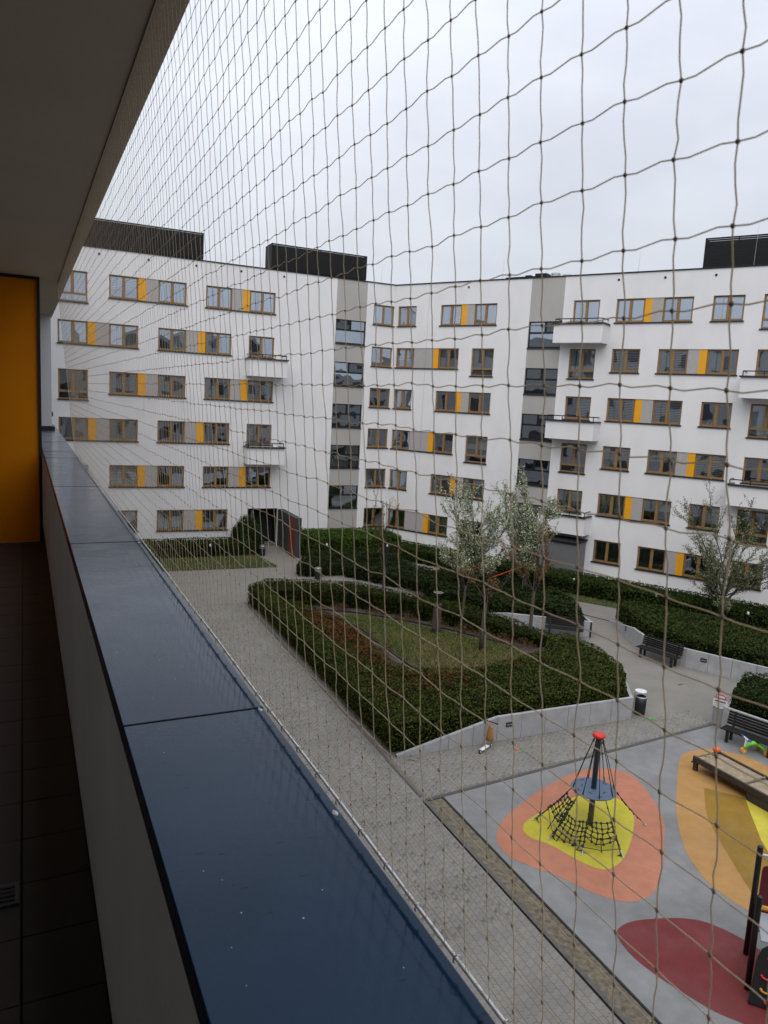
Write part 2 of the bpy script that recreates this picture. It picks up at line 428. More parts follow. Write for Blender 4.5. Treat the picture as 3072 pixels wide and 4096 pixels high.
# ---- rooms behind the glass, floors between them, roof ------------------------
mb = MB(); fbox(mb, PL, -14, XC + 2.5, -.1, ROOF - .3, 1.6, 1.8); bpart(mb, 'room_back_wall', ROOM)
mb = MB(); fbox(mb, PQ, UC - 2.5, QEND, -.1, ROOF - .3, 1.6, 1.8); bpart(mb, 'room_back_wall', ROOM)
for i in range(6):
    z = .12 + 3 * i
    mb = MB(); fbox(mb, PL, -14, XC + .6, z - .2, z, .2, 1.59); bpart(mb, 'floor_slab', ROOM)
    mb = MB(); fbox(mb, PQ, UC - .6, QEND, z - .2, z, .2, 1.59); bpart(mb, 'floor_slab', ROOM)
mb = MB()
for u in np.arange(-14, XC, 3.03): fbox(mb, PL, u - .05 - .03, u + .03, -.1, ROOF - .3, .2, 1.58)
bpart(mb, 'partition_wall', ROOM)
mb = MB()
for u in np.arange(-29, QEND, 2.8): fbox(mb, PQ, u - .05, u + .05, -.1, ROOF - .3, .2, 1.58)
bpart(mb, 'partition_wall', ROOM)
mb = MB()
mb.quad(PL(-14, ROOF - .25, .02), PL(XC, ROOF - .25, .02), PL(XC + 7, ROOF - .25, 14), PL(-14, ROOF - .25, 14))
mb.quad(PQ(UC, ROOF - .26, .02), PQ(QEND, ROOF - .26, .02), PQ(QEND, ROOF - .26, 14), PQ(UC - 9, ROOF - .26, 14))
bpart(mb, 'roof', mat('roof_felt', (.12, .12, .12), .9))
mb = MB(); fbox(mb, PL, -14, XC + .02, ROOF, ROOF + .07, -.05, .36); bpart(mb, 'roof_coping', DARKF)
mb = MB(); fbox(mb, PQ, UC - .05, QEND, ROOF + .002, ROOF + .072, -.05, .36); bpart(mb, 'roof_coping', DARKF)
mb = MB(); fbox(mb, PL, -14, XC + .2, ROOF - .7, ROOF, .3, .34); bpart(mb, 'roof_upstand', WHITE)
mb = MB(); fbox(mb, PQ, UC - .2, QEND, ROOF - .7, ROOF, .3, .34); bpart(mb, 'roof_upstand', WHITE)
# attic vent holes
def vent(P, u, z):
    c = Vector(P(u, z, 0)); n = Vector(P(u, z, -1)) - c
    m_ = MB(); m_.tube([c + n * .002, c + n * .02], .075, 12); bpart(m_, 'vent_hole', BLACK)
for u in (.1, 3.1, 6.05, 9.05, 12.02, 15.0): vent(PL, u, 18.88)
for u in (-25.85, -15.46, -12.71, -9.9): vent(PQ, u, 18.86)
# facade joint cable
mb = MB(); mb.tube([PQ(-29.0, ROOF, -.012), PQ(-29.02, 9, -.02), PQ(-29.0, .5, -.012)], .006, 4); bpart(mb, 'lightning_cable', STEEL)

# ---- louvred roof screens ---------------------------------------------------
def screen(P, u0, u1, z0, z1, d0, d1, left=True):
    mb = MB(); z = z0
    while z < z1:
        fbox(mb, P, u0, u1, z, z + .088, d0, d0 + .03)
        fbox(mb, P, u0 + .003, u0 + .033, z, z + .088, d0 + .031, d1)
        fbox(mb, P, u1 - .033, u1 - .003, z, z + .088, d0 + .031, d1)
        z += .105
    s = bpart(mb, 'roof_screen', LOUV); s['label'] = 'black louvred plant screen on the roof'
    f = MB(); n = int((u1 - u0) / 1.5)
    for k in range(n + 1):
        u = u0 + .05 + (u1 - u0 - .1) * k / n
        fbox(f, P, u - .03, u + .03, z0 - .35, z1, d0 + .04, d0 + .1); fbox(f, P, u - .03, u + .03, z0 - .35, z1, d1 - .1, d1 - .04)
    fbox(f, P, u0 + .06, u1 - .06, z0 + .02, z1 - .05, (d0 + d1) / 2 - .3, (d0 + d1) / 2 + .3)
    bpart(f, 'screen_post', LOUV, s).matrix_parent_inverse = Matrix()
screen(PL, -4, 9.68, 19.52, 21.18, .95, 2.6)
screen(PL, 14.33, 21.5, 19.52, 21.2, .95, 2.6)
screen(PQ, -10.9, -2.0, 19.36, 21.05, .9, 2.6)
# roof plant beside the right stair tower
mb = MB(); fbox(mb, PQ, -23.6, -20.7, 19.2, 19.55, 1.0, 2.0); fbox(mb, PQ, -21.5, -20.7, 19.551, 19.72, 1.1, 1.9); fbox(mb, PQ, -22.3, -21.9, 19.551, 19.68, 1.3, 1.6); bpart(mb, 'roof_unit', LOUV)
mb = MB()
for u, r, h in ((-20.2, .28, .55), (-19.4, .26, .42)):
    p = PQ(u, 19.1, 1.5); mb.lathe([(r, 0), (r, h), (r * 1.12, h), (r * 1.12, h + .08), (r * .2, h + .1)], 14, p)
bpart(mb, 'vent_cowl', STEEL)
mb = MB(); fbox(mb, PQ, -20.6, -18.6, 19.1, 19.32, 1.1, 1.9); bpart(mb, 'skylight_kerb', mat('pale_metal', (.5, .51, .52), .5))
for P, u, h in ((PL, 22.5, 1.3), (PL, 12.9, 1.5), (PL, 13.6, 2.2), (PQ, -31.0, 1.4), (PQ, -23.6, 1.6), (PQ, -14.5, 1.4), (PQ, -8.1, 2.4)):
    m_ = MB(); p = Vector(P(u, 19.0, .5)); m_.tube([p, p + Vector((.04, 0, h + .2))], [.012, .006], 4); bpart(m_, 'lightning_rod', STEEL)

# ---- balconies --------------------------------------------------------------
def fbalcony(P, u0, u1, zt, depth=1.1, hh=1.17):
    mb = MB()
    t = .14
    zb = zt - hh
    fbox(mb, P, u0, u1, zb, zt - .04, -depth, -depth + t)
    fbox(mb, P, u0, u0 + t, zb, zt - .04, -depth + t, -.002); fbox(mb, P, u1 - t, u1, zb, zt - .04, -depth + t, -.002)
    fbox(mb, P, u0 + t, u1 - t, zb, zb + .15, -depth + t, -.002)
    b = bpart(mb, 'balcony', WHITE)
    c = MB()
    fbox(c, P, u0 - .08, u1 + .08, zt - .04, zt + .045, -depth - .1, -depth + t + .04)
    fbox(c, P, u0 - .08, u0 + t + .04, zt - .04, zt + .045, -depth + t + .04, -.002); fbox(c, P, u1 - t - .04, u1 + .08, zt - .04, zt + .045, -depth + t + .04, -.002)
    bpart(c, 'coping', SILL, b).matrix_parent_inverse = Matrix()
    r = MB(); zr = zt + .3
    for a in (u0 + .07, (u0 * 2 + u1) / 3, (u0 + 2 * u1) / 3, u1 - .07):
        r.tube([P(a, zt, -depth + .07), P(a, zr, -depth + .07)], .03, 5)
    r.tube([P(u0 + .07, zr, -.02), P(u0 + .07, zr, -depth + .07), P(u1 - .07, zr, -depth + .07), P(u1 - .07, zr, -.02)], .035, 5)
    bpart(r, 'railing', BLACK, b).matrix_parent_inverse = Matrix()
for zt in (13.17, 7.17): fbalcony(PL, 12.5, 15.12, zt)
for zt in (16.17, 10.17, 4.17): fbalcony(PQ, -18.95, -15.8, zt)
for zt in (13.17, 7.17): fbalcony(PQ, -7.78, -4.4, zt)

# ---- entrances --------------------------------------------------------------
mb = MB(); mb.box(15.1, 15.52, 46.85, 51.09, -.05, 2.72); bpart(mb, 'entrance_wing_wall', mat('dark_grey_cladding', (.035, .037, .042), .6, var=.1))
mb = MB(); mb.box(15.075, 15.097, 46.9, 48.3, 0, 2.62); bpart(mb, 'rust_red_panel', mat('rust_red_panel', (.17, .032, .012), .6, var=.15))
mb = MB(); mb.box(12.91, 15.05, 51.28, 52.3, 2.6, 2.75); mb.box(12.91, 15.05, 52.3, 52.4, 0, 2.75); mb.box(12.85, 12.905, 51.28, 52.3, 0, 2.75); mb.box(15.055, 15.11, 51.28, 52.3, 0, 2.75)
bpart(mb, 'entrance_passage', DARKF)
mb = MB(); fbox(mb, PQ, -18.3, -15.95, -.05, 2.55, -1.9, -.002); bpart(mb, 'entrance_porch', mat('porch_grey', (.16, .16, .17), .6, var=.06))
mb = MB(); fbox(mb, PQ, -18.45, -15.85, 2.55, 2.66, -2.0, -.003); bpart(mb, 'porch_roof', LOUV)
mb = MB(); fbox(mb, PQ, -20.6, -18.32, 0, 2.4, -.05, -.005); bpart(mb, 'entrance_door', DARKF)
mb = MB(); fbox(mb, PQ, UC + .6, -18.4, -.05, .32, -.025, -.003); fbox(mb, PQ, -15.9, QEND, -.05, .32, -.025, -.003); bpart(mb, 'plinth', CONC_E)

# ================================================================== THE COURT
def fbm(x, y, seed=0, sc=1.0):
    r = np.random.RandomState(seed + 100); o = 0
    for k in range(7):
        a = r.rand() * 6.28; f = sc * (.6 + .75 * k); ph = r.rand(2) * 6.28
        o = o + np.sin((x * math.cos(a) + y * math.sin(a)) * f + ph[0]) * np.cos((x * math.sin(a) - y * math.cos(a)) * f * .8 + ph[1]) / (1 + k * .5)
    return o / 2.6
def area(poly): return .5 * sum(poly[i][0] * poly[(i + 1) % len(poly)][1] - poly[(i + 1) % len(poly)][0] * poly[i][1] for i in range(len(poly)))
def ccw(poly): return poly if area(poly) > 0 else poly[::-1]
def inpoly(x, y, poly):
    ins = np.zeros(len(x), bool); n = len(poly)
    for i in range(n):
        x1, y1 = poly[i]; x2, y2 = poly[(i + 1) % n]
        c = ((y1 > y) != (y2 > y)) & (x < (x2 - x1) * (y - y1) / ((y2 - y1) if y2 != y1 else 1e-9) + x1)
        ins ^= c
    return ins
def inset(poly, d):
    poly = ccw(poly); n = len(poly); out = []
    for i in range(n):
        p0, p1, p2 = Vector(poly[i - 1]), Vector(poly[i]), Vector(poly[(i + 1) % n])
        a = (p1 - p0).normalized(); b = (p2 - p1).normalized()
        na = Vector((-a.y, a.x)); nb = Vector((-b.y, b.x)); m_ = na + nb
        k = d / max(.35, 1 + na.dot(nb)); out.append(tuple(p1 + m_ * k))
    return out
def spline(pts, k=6, closed=True):
    P = [Vector(p) for p in pts]; n = len(P); o = []
    for i in range(n if closed else n - 1):
        a, b, c, d = (P[(i - 1) % n], P[i], P[(i + 1) % n], P[(i + 2) % n]) if closed else (P[max(i - 1, 0)], P[i], P[i + 1], P[min(i + 2, n - 1)])
        for j in range(k):
            t = j / k
            o.append(tuple(.5 * ((2 * b) + (-a + c) * t + (2 * a - 5 * b + 4 * c - d) * t * t + (-a + 3 * b - 3 * c + d) * t ** 3)))
    if not closed: o.append(tuple(P[-1]))
    return o
def sheet(name, poly, z, m, parent=None, kind='structure'):
    mb = MB(); poly = ccw(poly); mb.v = [(x, y, z) for x, y in poly]; mb.f = [tuple(range(len(poly)))]
    o = mb.build(name, m, parent)
    if not parent: o['kind'] = kind
    return o
def np_mesh(name, V, F4, m, parent=None, cols=None):
    me = bpy.data.meshes.new(name); n, k = len(V), len(F4)
    me.vertices.add(n); me.vertices.foreach_set('co', np.asarray(V, np.float32).ravel())
    me.loops.add(k * 4); me.loops.foreach_set('vertex_index', np.asarray(F4, np.int32).ravel())
    me.polygons.add(k); me.polygons.foreach_set('loop_start', np.arange(k, dtype=np.int32) * 4)
    me.update(calc_edges=True)
    if cols is not None:
        a = me.color_attributes.new('col', 'FLOAT_COLOR', 'POINT'); a.data.foreach_set('color', np.asarray(cols, np.float32).ravel())
    me.materials.append(m)
    return link(name, me, parent)
LEAFM = mat('leaf', (.05, .08, .03), .75, attr='col', spec=.12)
def leaves(name, P, N, size, cols, parent=None, asp=.55, rs=RS, m=None):
    n = len(P); N = N + rs.normal(0, .6, (n, 3)); N /= np.linalg.norm(N, axis=1)[:, None] + 1e-9
    t = np.cross(N, rs.normal(0, 1, (n, 3))); t /= np.linalg.norm(t, axis=1)[:, None] + 1e-9
    b = np.cross(N, t); s = (size * rs.uniform(.7, 1.35, n))[:, None]
    V = np.empty((n, 4, 3)); V[:, 0] = P - t * s * .5; V[:, 1] = P + b * s * asp * .5 + N * s * .12; V[:, 2] = P + t * s * .5; V[:, 3] = P - b * s * asp * .5 + N * s * .12
    F4 = np.arange(n * 4).reshape(n, 4)
    C = np.ones((n, 4, 4)); C[:, :, :3] = cols[:, None, :]
    return np_mesh(name, V.reshape(-1, 3), F4, m or LEAFM, parent, C.reshape(-1, 4))

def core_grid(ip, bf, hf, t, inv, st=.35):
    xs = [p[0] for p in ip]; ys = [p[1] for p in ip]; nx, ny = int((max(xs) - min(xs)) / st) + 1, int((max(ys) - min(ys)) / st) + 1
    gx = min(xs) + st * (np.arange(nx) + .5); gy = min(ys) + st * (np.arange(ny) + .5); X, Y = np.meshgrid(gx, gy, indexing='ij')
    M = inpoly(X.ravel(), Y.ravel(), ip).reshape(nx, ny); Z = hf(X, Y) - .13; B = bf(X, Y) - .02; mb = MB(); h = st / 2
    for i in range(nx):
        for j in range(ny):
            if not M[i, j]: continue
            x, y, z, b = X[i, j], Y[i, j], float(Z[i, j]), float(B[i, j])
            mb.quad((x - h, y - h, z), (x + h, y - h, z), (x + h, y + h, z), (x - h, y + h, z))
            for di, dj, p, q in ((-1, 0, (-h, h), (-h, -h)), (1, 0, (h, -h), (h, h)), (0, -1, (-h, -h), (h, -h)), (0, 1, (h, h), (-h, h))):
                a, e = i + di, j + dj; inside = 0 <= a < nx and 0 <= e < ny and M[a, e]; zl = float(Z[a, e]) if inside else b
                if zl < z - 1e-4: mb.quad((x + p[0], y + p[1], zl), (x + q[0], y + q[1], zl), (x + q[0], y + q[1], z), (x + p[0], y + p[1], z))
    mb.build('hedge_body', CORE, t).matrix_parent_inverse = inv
CORE = mat('hedge_inner_shade', (.006, .008, .003), .95, var=.5, vscale=9, spec=.05)  # near-black colour puts the shade between the leaves into the core
def hedge(name, label, poly, h, dens=240, size=.07, pal=None, cat='hedge', base=0.0, rust=0.0, seed=1, group=None, rough=.06, top_extra=0):
    """clipped hedge: solid core coloured near-black as inner shade, skin of single leaves. h may be a function of x, y"""
    rs = np.random.RandomState(seed); poly = ccw(poly)
    hf = h if callable(h) else (lambda x, y: x * 0 + h)
    bf = base if callable(base) else (lambda x, y: x * 0 + base)
    cx = sum(p[0] for p in poly) / len(poly); cy = sum(p[1] for p in poly) / len(poly)
    t = thing(name, label, cat, (cx, cy, 0), 0, group); inv = Matrix.Translation((-cx, -cy, 0))
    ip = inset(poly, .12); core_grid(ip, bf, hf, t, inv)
    xs = [p[0] for p in poly]; ys = [p[1] for p in poly]
    A = abs(area(poly)); bb = (max(xs) - min(xs)) * (max(ys) - min(ys)); n = int(A * dens * bb / A)
    x = rs.uniform(min(xs), max(xs), n); y = rs.uniform(min(ys), max(ys), n); k = inpoly(x, y, poly); x, y = x[k], y[k]
    z = hf(x, y) + rough * fbm(x, y, seed, 2.2) + rs.normal(0, .02, len(x)) - .02
    stray = rs.rand(len(x)) < .035; z = z + stray * rs.uniform(0, .2, len(x))
    P = [np.stack([x, y, z], 1)]; N = [np.tile([0, 0, 1.], (len(x), 1))]; top = [np.ones(len(x))]
    for i in range(len(poly)):
        a, b = np.array(poly[i]), np.array(poly[(i + 1) % len(poly)]); e = b - a; l = np.linalg.norm(e)
        hm = float(hf(*((a + b) / 2))) - float(bf(*((a + b) / 2)))
        k = max(3, int(l * hm * dens)); tt = rs.rand(k); q = a + e * tt[:, None]
        hh = hf(q[:, 0], q[:, 1]); b0 = bf(q[:, 0], q[:, 1]); z = b0 + (hh - b0) * rs.rand(k) ** .8
        nn = np.array([e[1], -e[0]]) / (l + 1e-9)
        off = rs.normal(0, .025, k) + .05 * fbm(q[:, 0] * 3, z * 3 + q[:, 1] * 3, seed, 1.5) - .07 * np.clip((z - hh + .12) / .12, 0, 1)
        q = q + nn * off[:, None]
        P.append(np.column_stack([q, z])); N.append(np.tile([nn[0], nn[1], .3], (k, 1))); top.append(np.zeros(k))
    P = np.concatenate(P); N = np.concatenate(N); top = np.concatenate(top)
    pal = pal or [(.030, .048, .014), (.048, .075, .020), (.022, .034, .012)]
    pal = np.array(pal) * [.98, 1.02, .5]; c = pal[rs.randint(0, len(pal), len(P))] * rs.uniform(.75, 1.25, len(P))[:, None]
    if rust:
        zone = np.exp(-(((P[:, 0] - 11.6) / 1.5) ** 2 + ((P[:, 1] - 28.0) / 5.0) ** 2)) + .55 * np.exp(-(((P[:, 0] - 15.0) / 4.0) ** 2 + ((P[:, 1] - 22.3) / 1.0) ** 2)); f = 1.35 * zone - .40 + .45 * fbm(P[:, 0], P[:, 1], seed + 5, .8) + .35 * fbm(P[:, 0], P[:, 1], seed + 9, 2.5)
        pr = np.clip(f * 1.3, 0, .8) * rust * top; k = rs.rand(len(P)) < pr
        rc = np.array([(.17, .040, .008), (.095, .045, .012), (.20, .065, .010), (.075, .042, .012)]); c[k] = rc[rs.randint(0, 4, k.sum())] * rs.uniform(.6, 1.1, k.sum())[:, None]
    leaves('foliage', P, N, size, c, t, rs=rs).matrix_parent_inverse = inv
    return t

# ---- ground sheets -------------------------------------------------------------
sheet('ground', [(-150, -150), (200, -150), (200, 200), (-150, 200)], -.06, SOIL)
def paving_mat():
    m = bpy.data.materials.new('interlocking_paving'); m.use_nodes = True; t = m.node_tree; p = t.nodes['Principled BSDF']
    p.inputs['Roughness'].default_value = .75; p.inputs['Specular IOR Level'].default_value = .35
    tcn = t.nodes.new('ShaderNodeTexCoord'); br = t.nodes.new('ShaderNodeTexBrick')
    br.inputs['Scale'].default_value = 1.0; br.inputs['Brick Width'].default_value = .2; br.inputs['Row Height'].default_value = .165; br.inputs['Mortar Size'].default_value = .005
    br.inputs['Color1'].default_value = (.219, .205, .184, 1); br.inputs['Color2'].default_value = (.21, .196, .176, 1); br.inputs['Mortar'].default_value = (.17, .157, .138, 1)
    n = t.nodes.new('ShaderNodeTexNoise'); n.inputs['Scale'].default_value = .9; n.inputs['Detail'].default_value = 7
    mx = t.nodes.new('ShaderNodeMixRGB'); mx.blend_type = 'MULTIPLY'; mx.inputs[0].default_value = 1
    r = t.nodes.new('ShaderNodeValToRGB'); r.color_ramp.elements[0].position = .3; r.color_ramp.elements[1].position = .7; r.color_ramp.elements[0].color = (.86, .86, .85, 1); r.color_ramp.elements[1].color = (1.03, 1.02, 1, 1)
    t.links.new(tcn.outputs['Object'], br.inputs['Vector']); t.links.new(tcn.outputs['Object'], n.inputs['Vector'])
    t.links.new(n.outputs['Fac'], r.inputs[0]); t.links.new(br.outputs['Color'], mx.inputs[1]); t.links.new(r.outputs[0], mx.inputs[2]); t.links.new(mx.outputs[0], p.inputs['Base Color'])
    b = t.nodes.new('ShaderNodeBump'); b.inputs['Strength'].default_value = .4; b.inputs['Distance'].default_value = .004; b.invert = True
    t.links.new(br.outputs['Fac'], b.inputs['Height']); t.links.new(b.outputs[0], p.inputs['Normal'])
    return m
PAVE = paving_mat()
def drain_y(x): return 16.56 + (x - 9.75) * .0985
PX0, PX1, PY0, PY1 = 6.0, 9.2, 8.0, 37.0
pav = sheet('pavement', [(.3, PY1), (9.2, PY1), (9.2, 18.97), (21.6, 18.97), (21.6, 17.3), (26.9, 17.3), (40, 10), (40, 60), (.3, 51.09)], -.004, PAVE)
sheet('pavement_edge', [(.3, -12), (6.0, -12), (6.0, PY1), (.3, PY1)], -.004, PAVE, pav)
sheet('joint_bed', [(6.0, 2), (9.2, 2), (9.2, drain_y(9.2)), (21.6, drain_y(21.6)), (21.6, 18.97), (9.2, 18.97), (9.2, PY1), (6.0, PY1)], -.011, mat('joint_sand', (.16, .147, .126), .95, var=.3, vscale=9), pav)

# pavers: herringbone of 20 x 10 cm stones
def paver_mat(name, use_attr):
    m = bpy.data.materials.new(name); m.use_nodes = True; t = m.node_tree; p = t.nodes['Principled BSDF']
    p.inputs['Roughness'].default_value = .75; p.inputs['Specular IOR Level'].default_value = .35
    g = t.nodes.new('ShaderNodeNewGeometry')
    n = t.nodes.new('ShaderNodeTexNoise'); n.inputs['Scale'].default_value = .9; n.inputs['Detail'].default_value = 7
    t.links.new(g.outputs['Position'], n.inputs['Vector'])
    r = t.nodes.new('ShaderNodeValToRGB'); r.color_ramp.elements[0].position = .3; r.color_ramp.elements[1].position = .7
    r.color_ramp.elements[0].color = (.192, .179, .160, 1); r.color_ramp.elements[1].color = (.232, .217, .195, 1)
    t.links.new(n.outputs['Fac'], r.inputs[0])
    mx = t.nodes.new('ShaderNodeMixRGB'); mx.blend_type = 'MULTIPLY'; mx.inputs[0].default_value = 1
    if use_attr:
        a = t.nodes.new('ShaderNodeVertexColor'); a.layer_name = 'col'; src = a.outputs[0]
    else:
        a = t.nodes.new('ShaderNodeObjectInfo'); rr = t.nodes.new('ShaderNodeValToRGB'); rr.color_ramp.elements[0].color = (.93, .92, .91, 1); rr.color_ramp.elements[1].color = (1.05, 1.05, 1.03, 1)
        t.links.new(a.outputs['Random'], rr.inputs[0]); src = rr.outputs[0]
    t.links.new(r.outputs[0], mx.inputs[1]); t.links.new(src, mx.inputs[2]); t.links.new(mx.outputs[0], p.inputs['Base Color'])
    n2 = t.nodes.new('ShaderNodeTexNoise'); n2.inputs['Scale'].default_value = 90; t.links.new(g.outputs['Position'], n2.inputs['Vector'])
    b = t.nodes.new('ShaderNodeBump'); b.inputs['Strength'].default_value = .08; b.inputs['Distance'].default_value = .003
    t.links.new(n2.outputs['Fac'], b.inputs['Height']); t.links.new(b.outputs[0], p.inputs['Normal'])
    return m
PV1, PV2 = paver_mat('paver_stone', False), paver_mat('paver_stone_field', True)
PLX, PLY = .2, .165
def paver_geo(half=False):
    """one interlocking stone: long sides notched by a shallow step so that the courses lock"""
    c, g = .004, .0016; lx = PLX / 2 if half else PLX; s = .045
    O = [(g, g), (lx / 2, g), (lx / 2, g + s), (lx - g, g + s), (lx - g, PLY - g + s), (lx / 2, PLY - g + s), (lx / 2, PLY - g), (g, PLY - g)]
    cx, cy = lx / 2, PLY / 2 + s / 2; n = len(O)
    I_ = [(x + (c if x < cx - 1e-6 else (-c if x > cx + 1e-6 else 0)), y + (c if y < cy else -c)) for x, y in O]
    V = [(x, y, -.03) for x, y in O] + [(x, y, -.004) for x, y in O] + [(x, y, 0) for x, y in I_]
    F = [(i + k * n, (i + 1) % n + k * n, (i + 1) % n + (k + 1) * n, i + (k + 1) * n) for k in (0, 1) for i in range(n)]
    F += [(2 * n, 2 * n + 1, 2 * n + 6, 2 * n + 7), (2 * n + 2, 2 * n + 3, 2 * n + 4, 2 * n + 5), (2 * n + 1, 2 * n + 2, 2 * n + 5, 2 * n + 6)]
    return np.array(V), np.array(F)
GEO = {0: paver_geo(), 1: paver_geo(True)}
cells = []
for j in range(int(PY0 / PLY), int(PY1 / PLY)):
    y = j * PLY
    if True:
        x = PX0; first = True
        while x < 21.5:
            cx, cy = x + PLX / 2, y + PLY / 2
            inA = x + PLX < 9.235; inB = drain_y(cx) + .13 < cy < 18.92 and x > 9.2
            if inA or inB: cells.append((x, y, 0))
            elif x + PLX / 2 < 9.245 and x < 9.2: cells.append((x, y, 1))
            x += PLX
cells.sort(key=lambda c: (c[1] - 9.6) ** 2 + (c[0] - 8.2) ** 2)
me_h, me_v = bpy.data.meshes.new('paver'), bpy.data.meshes.new('paver')
for me, k in ((me_h, 0), (me_v, 1)): me.from_pydata(GEO[k][0].tolist(), [], GEO[k][1].tolist()); me.materials.append(PV1)
for x, y, k in cells[:300]:
    o = link('paver', me_h if k == 0 else me_v, pav); o.location = (x, y, random.uniform(-.0006, .0006))
VV, FF, CC = [], [], []
for q, (x, y, k) in enumerate(cells[300:]):
    V, F = GEO[k]; VV.append(V + [x, y, random.uniform(-.0006, .0006)]); FF.append(F + q * 24)
    s = random.uniform(.95, 1.04); CC.append(np.tile([s, s, s * .99, 1], (24, 1)))
pf = np_mesh('paver_field', np.concatenate(VV), np.concatenate(FF), PV2, pav, np.concatenate(CC)); pf['kind'] = 'stuff'

# ---- playground surface -----------------------------------------------------
def epdm(name, col, var=.07):
    """poured rubber: granules, scuffed and damp patches"""
    m = bpy.data.materials.new(name); m.use_nodes = True; t = m.node_tree; p = t.nodes['Principled BSDF']; p.inputs['Specular IOR Level'].default_value = .35
    g = t.nodes.new('ShaderNodeNewGeometry')
    def noise(sc, det, ro=.6):
        n = t.nodes.new('ShaderNodeTexNoise'); n.inputs['Scale'].default_value = sc; n.inputs['Detail'].default_value = det; n.inputs['Roughness'].default_value = ro
        t.links.new(g.outputs['Position'], n.inputs['Vector']); return n.outputs['Fac']
    def ramp(f, p0, p1, c0, c1):
        r = t.nodes.new('ShaderNodeValToRGB'); r.color_ramp.elements[0].position = p0; r.color_ramp.elements[1].position = p1
        r.color_ramp.elements[0].color = (*c0, 1); r.color_ramp.elements[1].color = (*c1, 1); t.links.new(f, r.inputs[0]); return r.outputs[0]
    def mul(a, b):
        x = t.nodes.new('ShaderNodeMixRGB'); x.blend_type = 'MULTIPLY'; x.inputs[0].default_value = 1; t.links.new(a, x.inputs[1]); t.links.new(b, x.inputs[2]); return x.outputs[0]
    big = ramp(noise(.55, 6), .32, .68, [c * (1 - var * 1.6) for c in col], [c * (1 + var) for c in col])
    dirt = ramp(noise(2.7, 8, .7), .35, .62, (.86, .85, .84), (1.02, 1.02, 1.02)); gran = ramp(noise(75, 2), .3, .7, (.84, .84, .85), (1.12, 1.12, 1.1))
    t.links.new(mul(mul(big, dirt), gran), p.inputs['Base Color'])
    mr_ = t.nodes.new('ShaderNodeMapRange'); mr_.inputs[1].default_value = .35; mr_.inputs[2].default_value = .6; mr_.inputs[3].default_value = .42; mr_.inputs[4].default_value = .85; t.links.new(noise(.8, 4), mr_.inputs[0]); t.links.new(mr_.outputs[0], p.inputs['Roughness'])
    b = t.nodes.new('ShaderNodeBump'); b.inputs['Strength'].default_value = .35; b.inputs['Distance'].default_value = .003; t.links.new(noise(120, 2), b.inputs['Height']); t.links.new(b.outputs[0], p.inputs['Normal'])
    return m
EP_G = epdm('grey_rubber', (.225, .222, .222), .13)
play = sheet('playground_surface', [(9.88, -6), (45, -6), (45, 8), (22.9, 13), (21.6, drain_y(21.6) - .06), (9.88, drain_y(9.88) - .06)], .0, EP_G)
ORG = [(10.32, 14.52), (11.0, 15.1), (12.22, 15.72), (13.4, 16.19), (14.39, 16.45), (14.97, 16.47), (15.47, 16.35), (15.81, 16.05), (15.89, 15.54), (15.55, 14.58), (15.05, 13.61), (14.28, 12.78), (12.99, 11.64), (12.34, 11.25), (11.84, 11.19), (11.47, 11.35), (11.09, 11.81), (10.76, 12.47), (10.34, 13.07), (10.08, 13.55), (10.09, 14.06)]
YEL = [(11.09, 14.47), (11.49, 14.77), (12.54, 15.11), (13.63, 15.32), (14.19, 15.22), (14.55, 14.74), (14.36, 14.01), (13.73, 13.33), (12.96, 12.71), (12.4, 12.4), (11.94, 12.35), (11.63, 12.73), (11.35, 13.54), (11.04, 14.06)]
RED = [(10.72, 10.55), (11.22, 10.71), (11.86, 10.59), (12.47, 10.37), (12.87, 10.04), (13.16, 9.37), (13.2, 8.7), (12.9, 7.8), (12.2, 7.2), (11.5, 7.4), (11.28, 7.89), (11.01, 8.28), (10.82, 8.78), (10.64, 9.34), (10.56, 9.98)]
TAN = [(14.62, 12.5), (15.32, 13.37), (16.13, 14.21), (16.72, 14.76), (17.58, 15.55), (18.28, 16.14), (18.79, 16.34), (19.31, 16.36), (19.78, 16.25), (20.32, 15.71), (20.59, 14.78), (20.6, 12.8), (18.5, 10), (15.5, 8.6), (14.4, 9.0), (14.03, 10.03), (13.96, 10.99), (14.22, 11.82)]
OCH = [(17.48, 14.45), (18.16, 13.61), (16.73, 11.91), (15.6, 10.2), (14.9, 9.6), (14.65, 10.51), (15.58, 12.15), (16.26, 13.22), (16.69, 13.69)]
BRY = [(18.16, 13.61), (19.6, 14.0), (19.8, 12.4), (18.2, 10.4), (16.6, 9.6), (15.6, 10.15), (16.73, 11.91)]
for nm, poly, z, col in (('orange_patch', spline(ORG), .004, (.45, .18, .105)), ('yellow_patch', spline(YEL), .008, (.48, .42, .035)), ('dark_red_patch', spline(RED), .004, (.17, .027, .027)),
                         ('tan_patch', spline(TAN), .004, (.42, .23, .075)), ('ochre_patch', OCH, .008, (.27, .155, .018)), ('lemon_patch', BRY, .008, (.54, .46, .05))):
    sheet(nm, poly, z, epdm(nm, col), play)
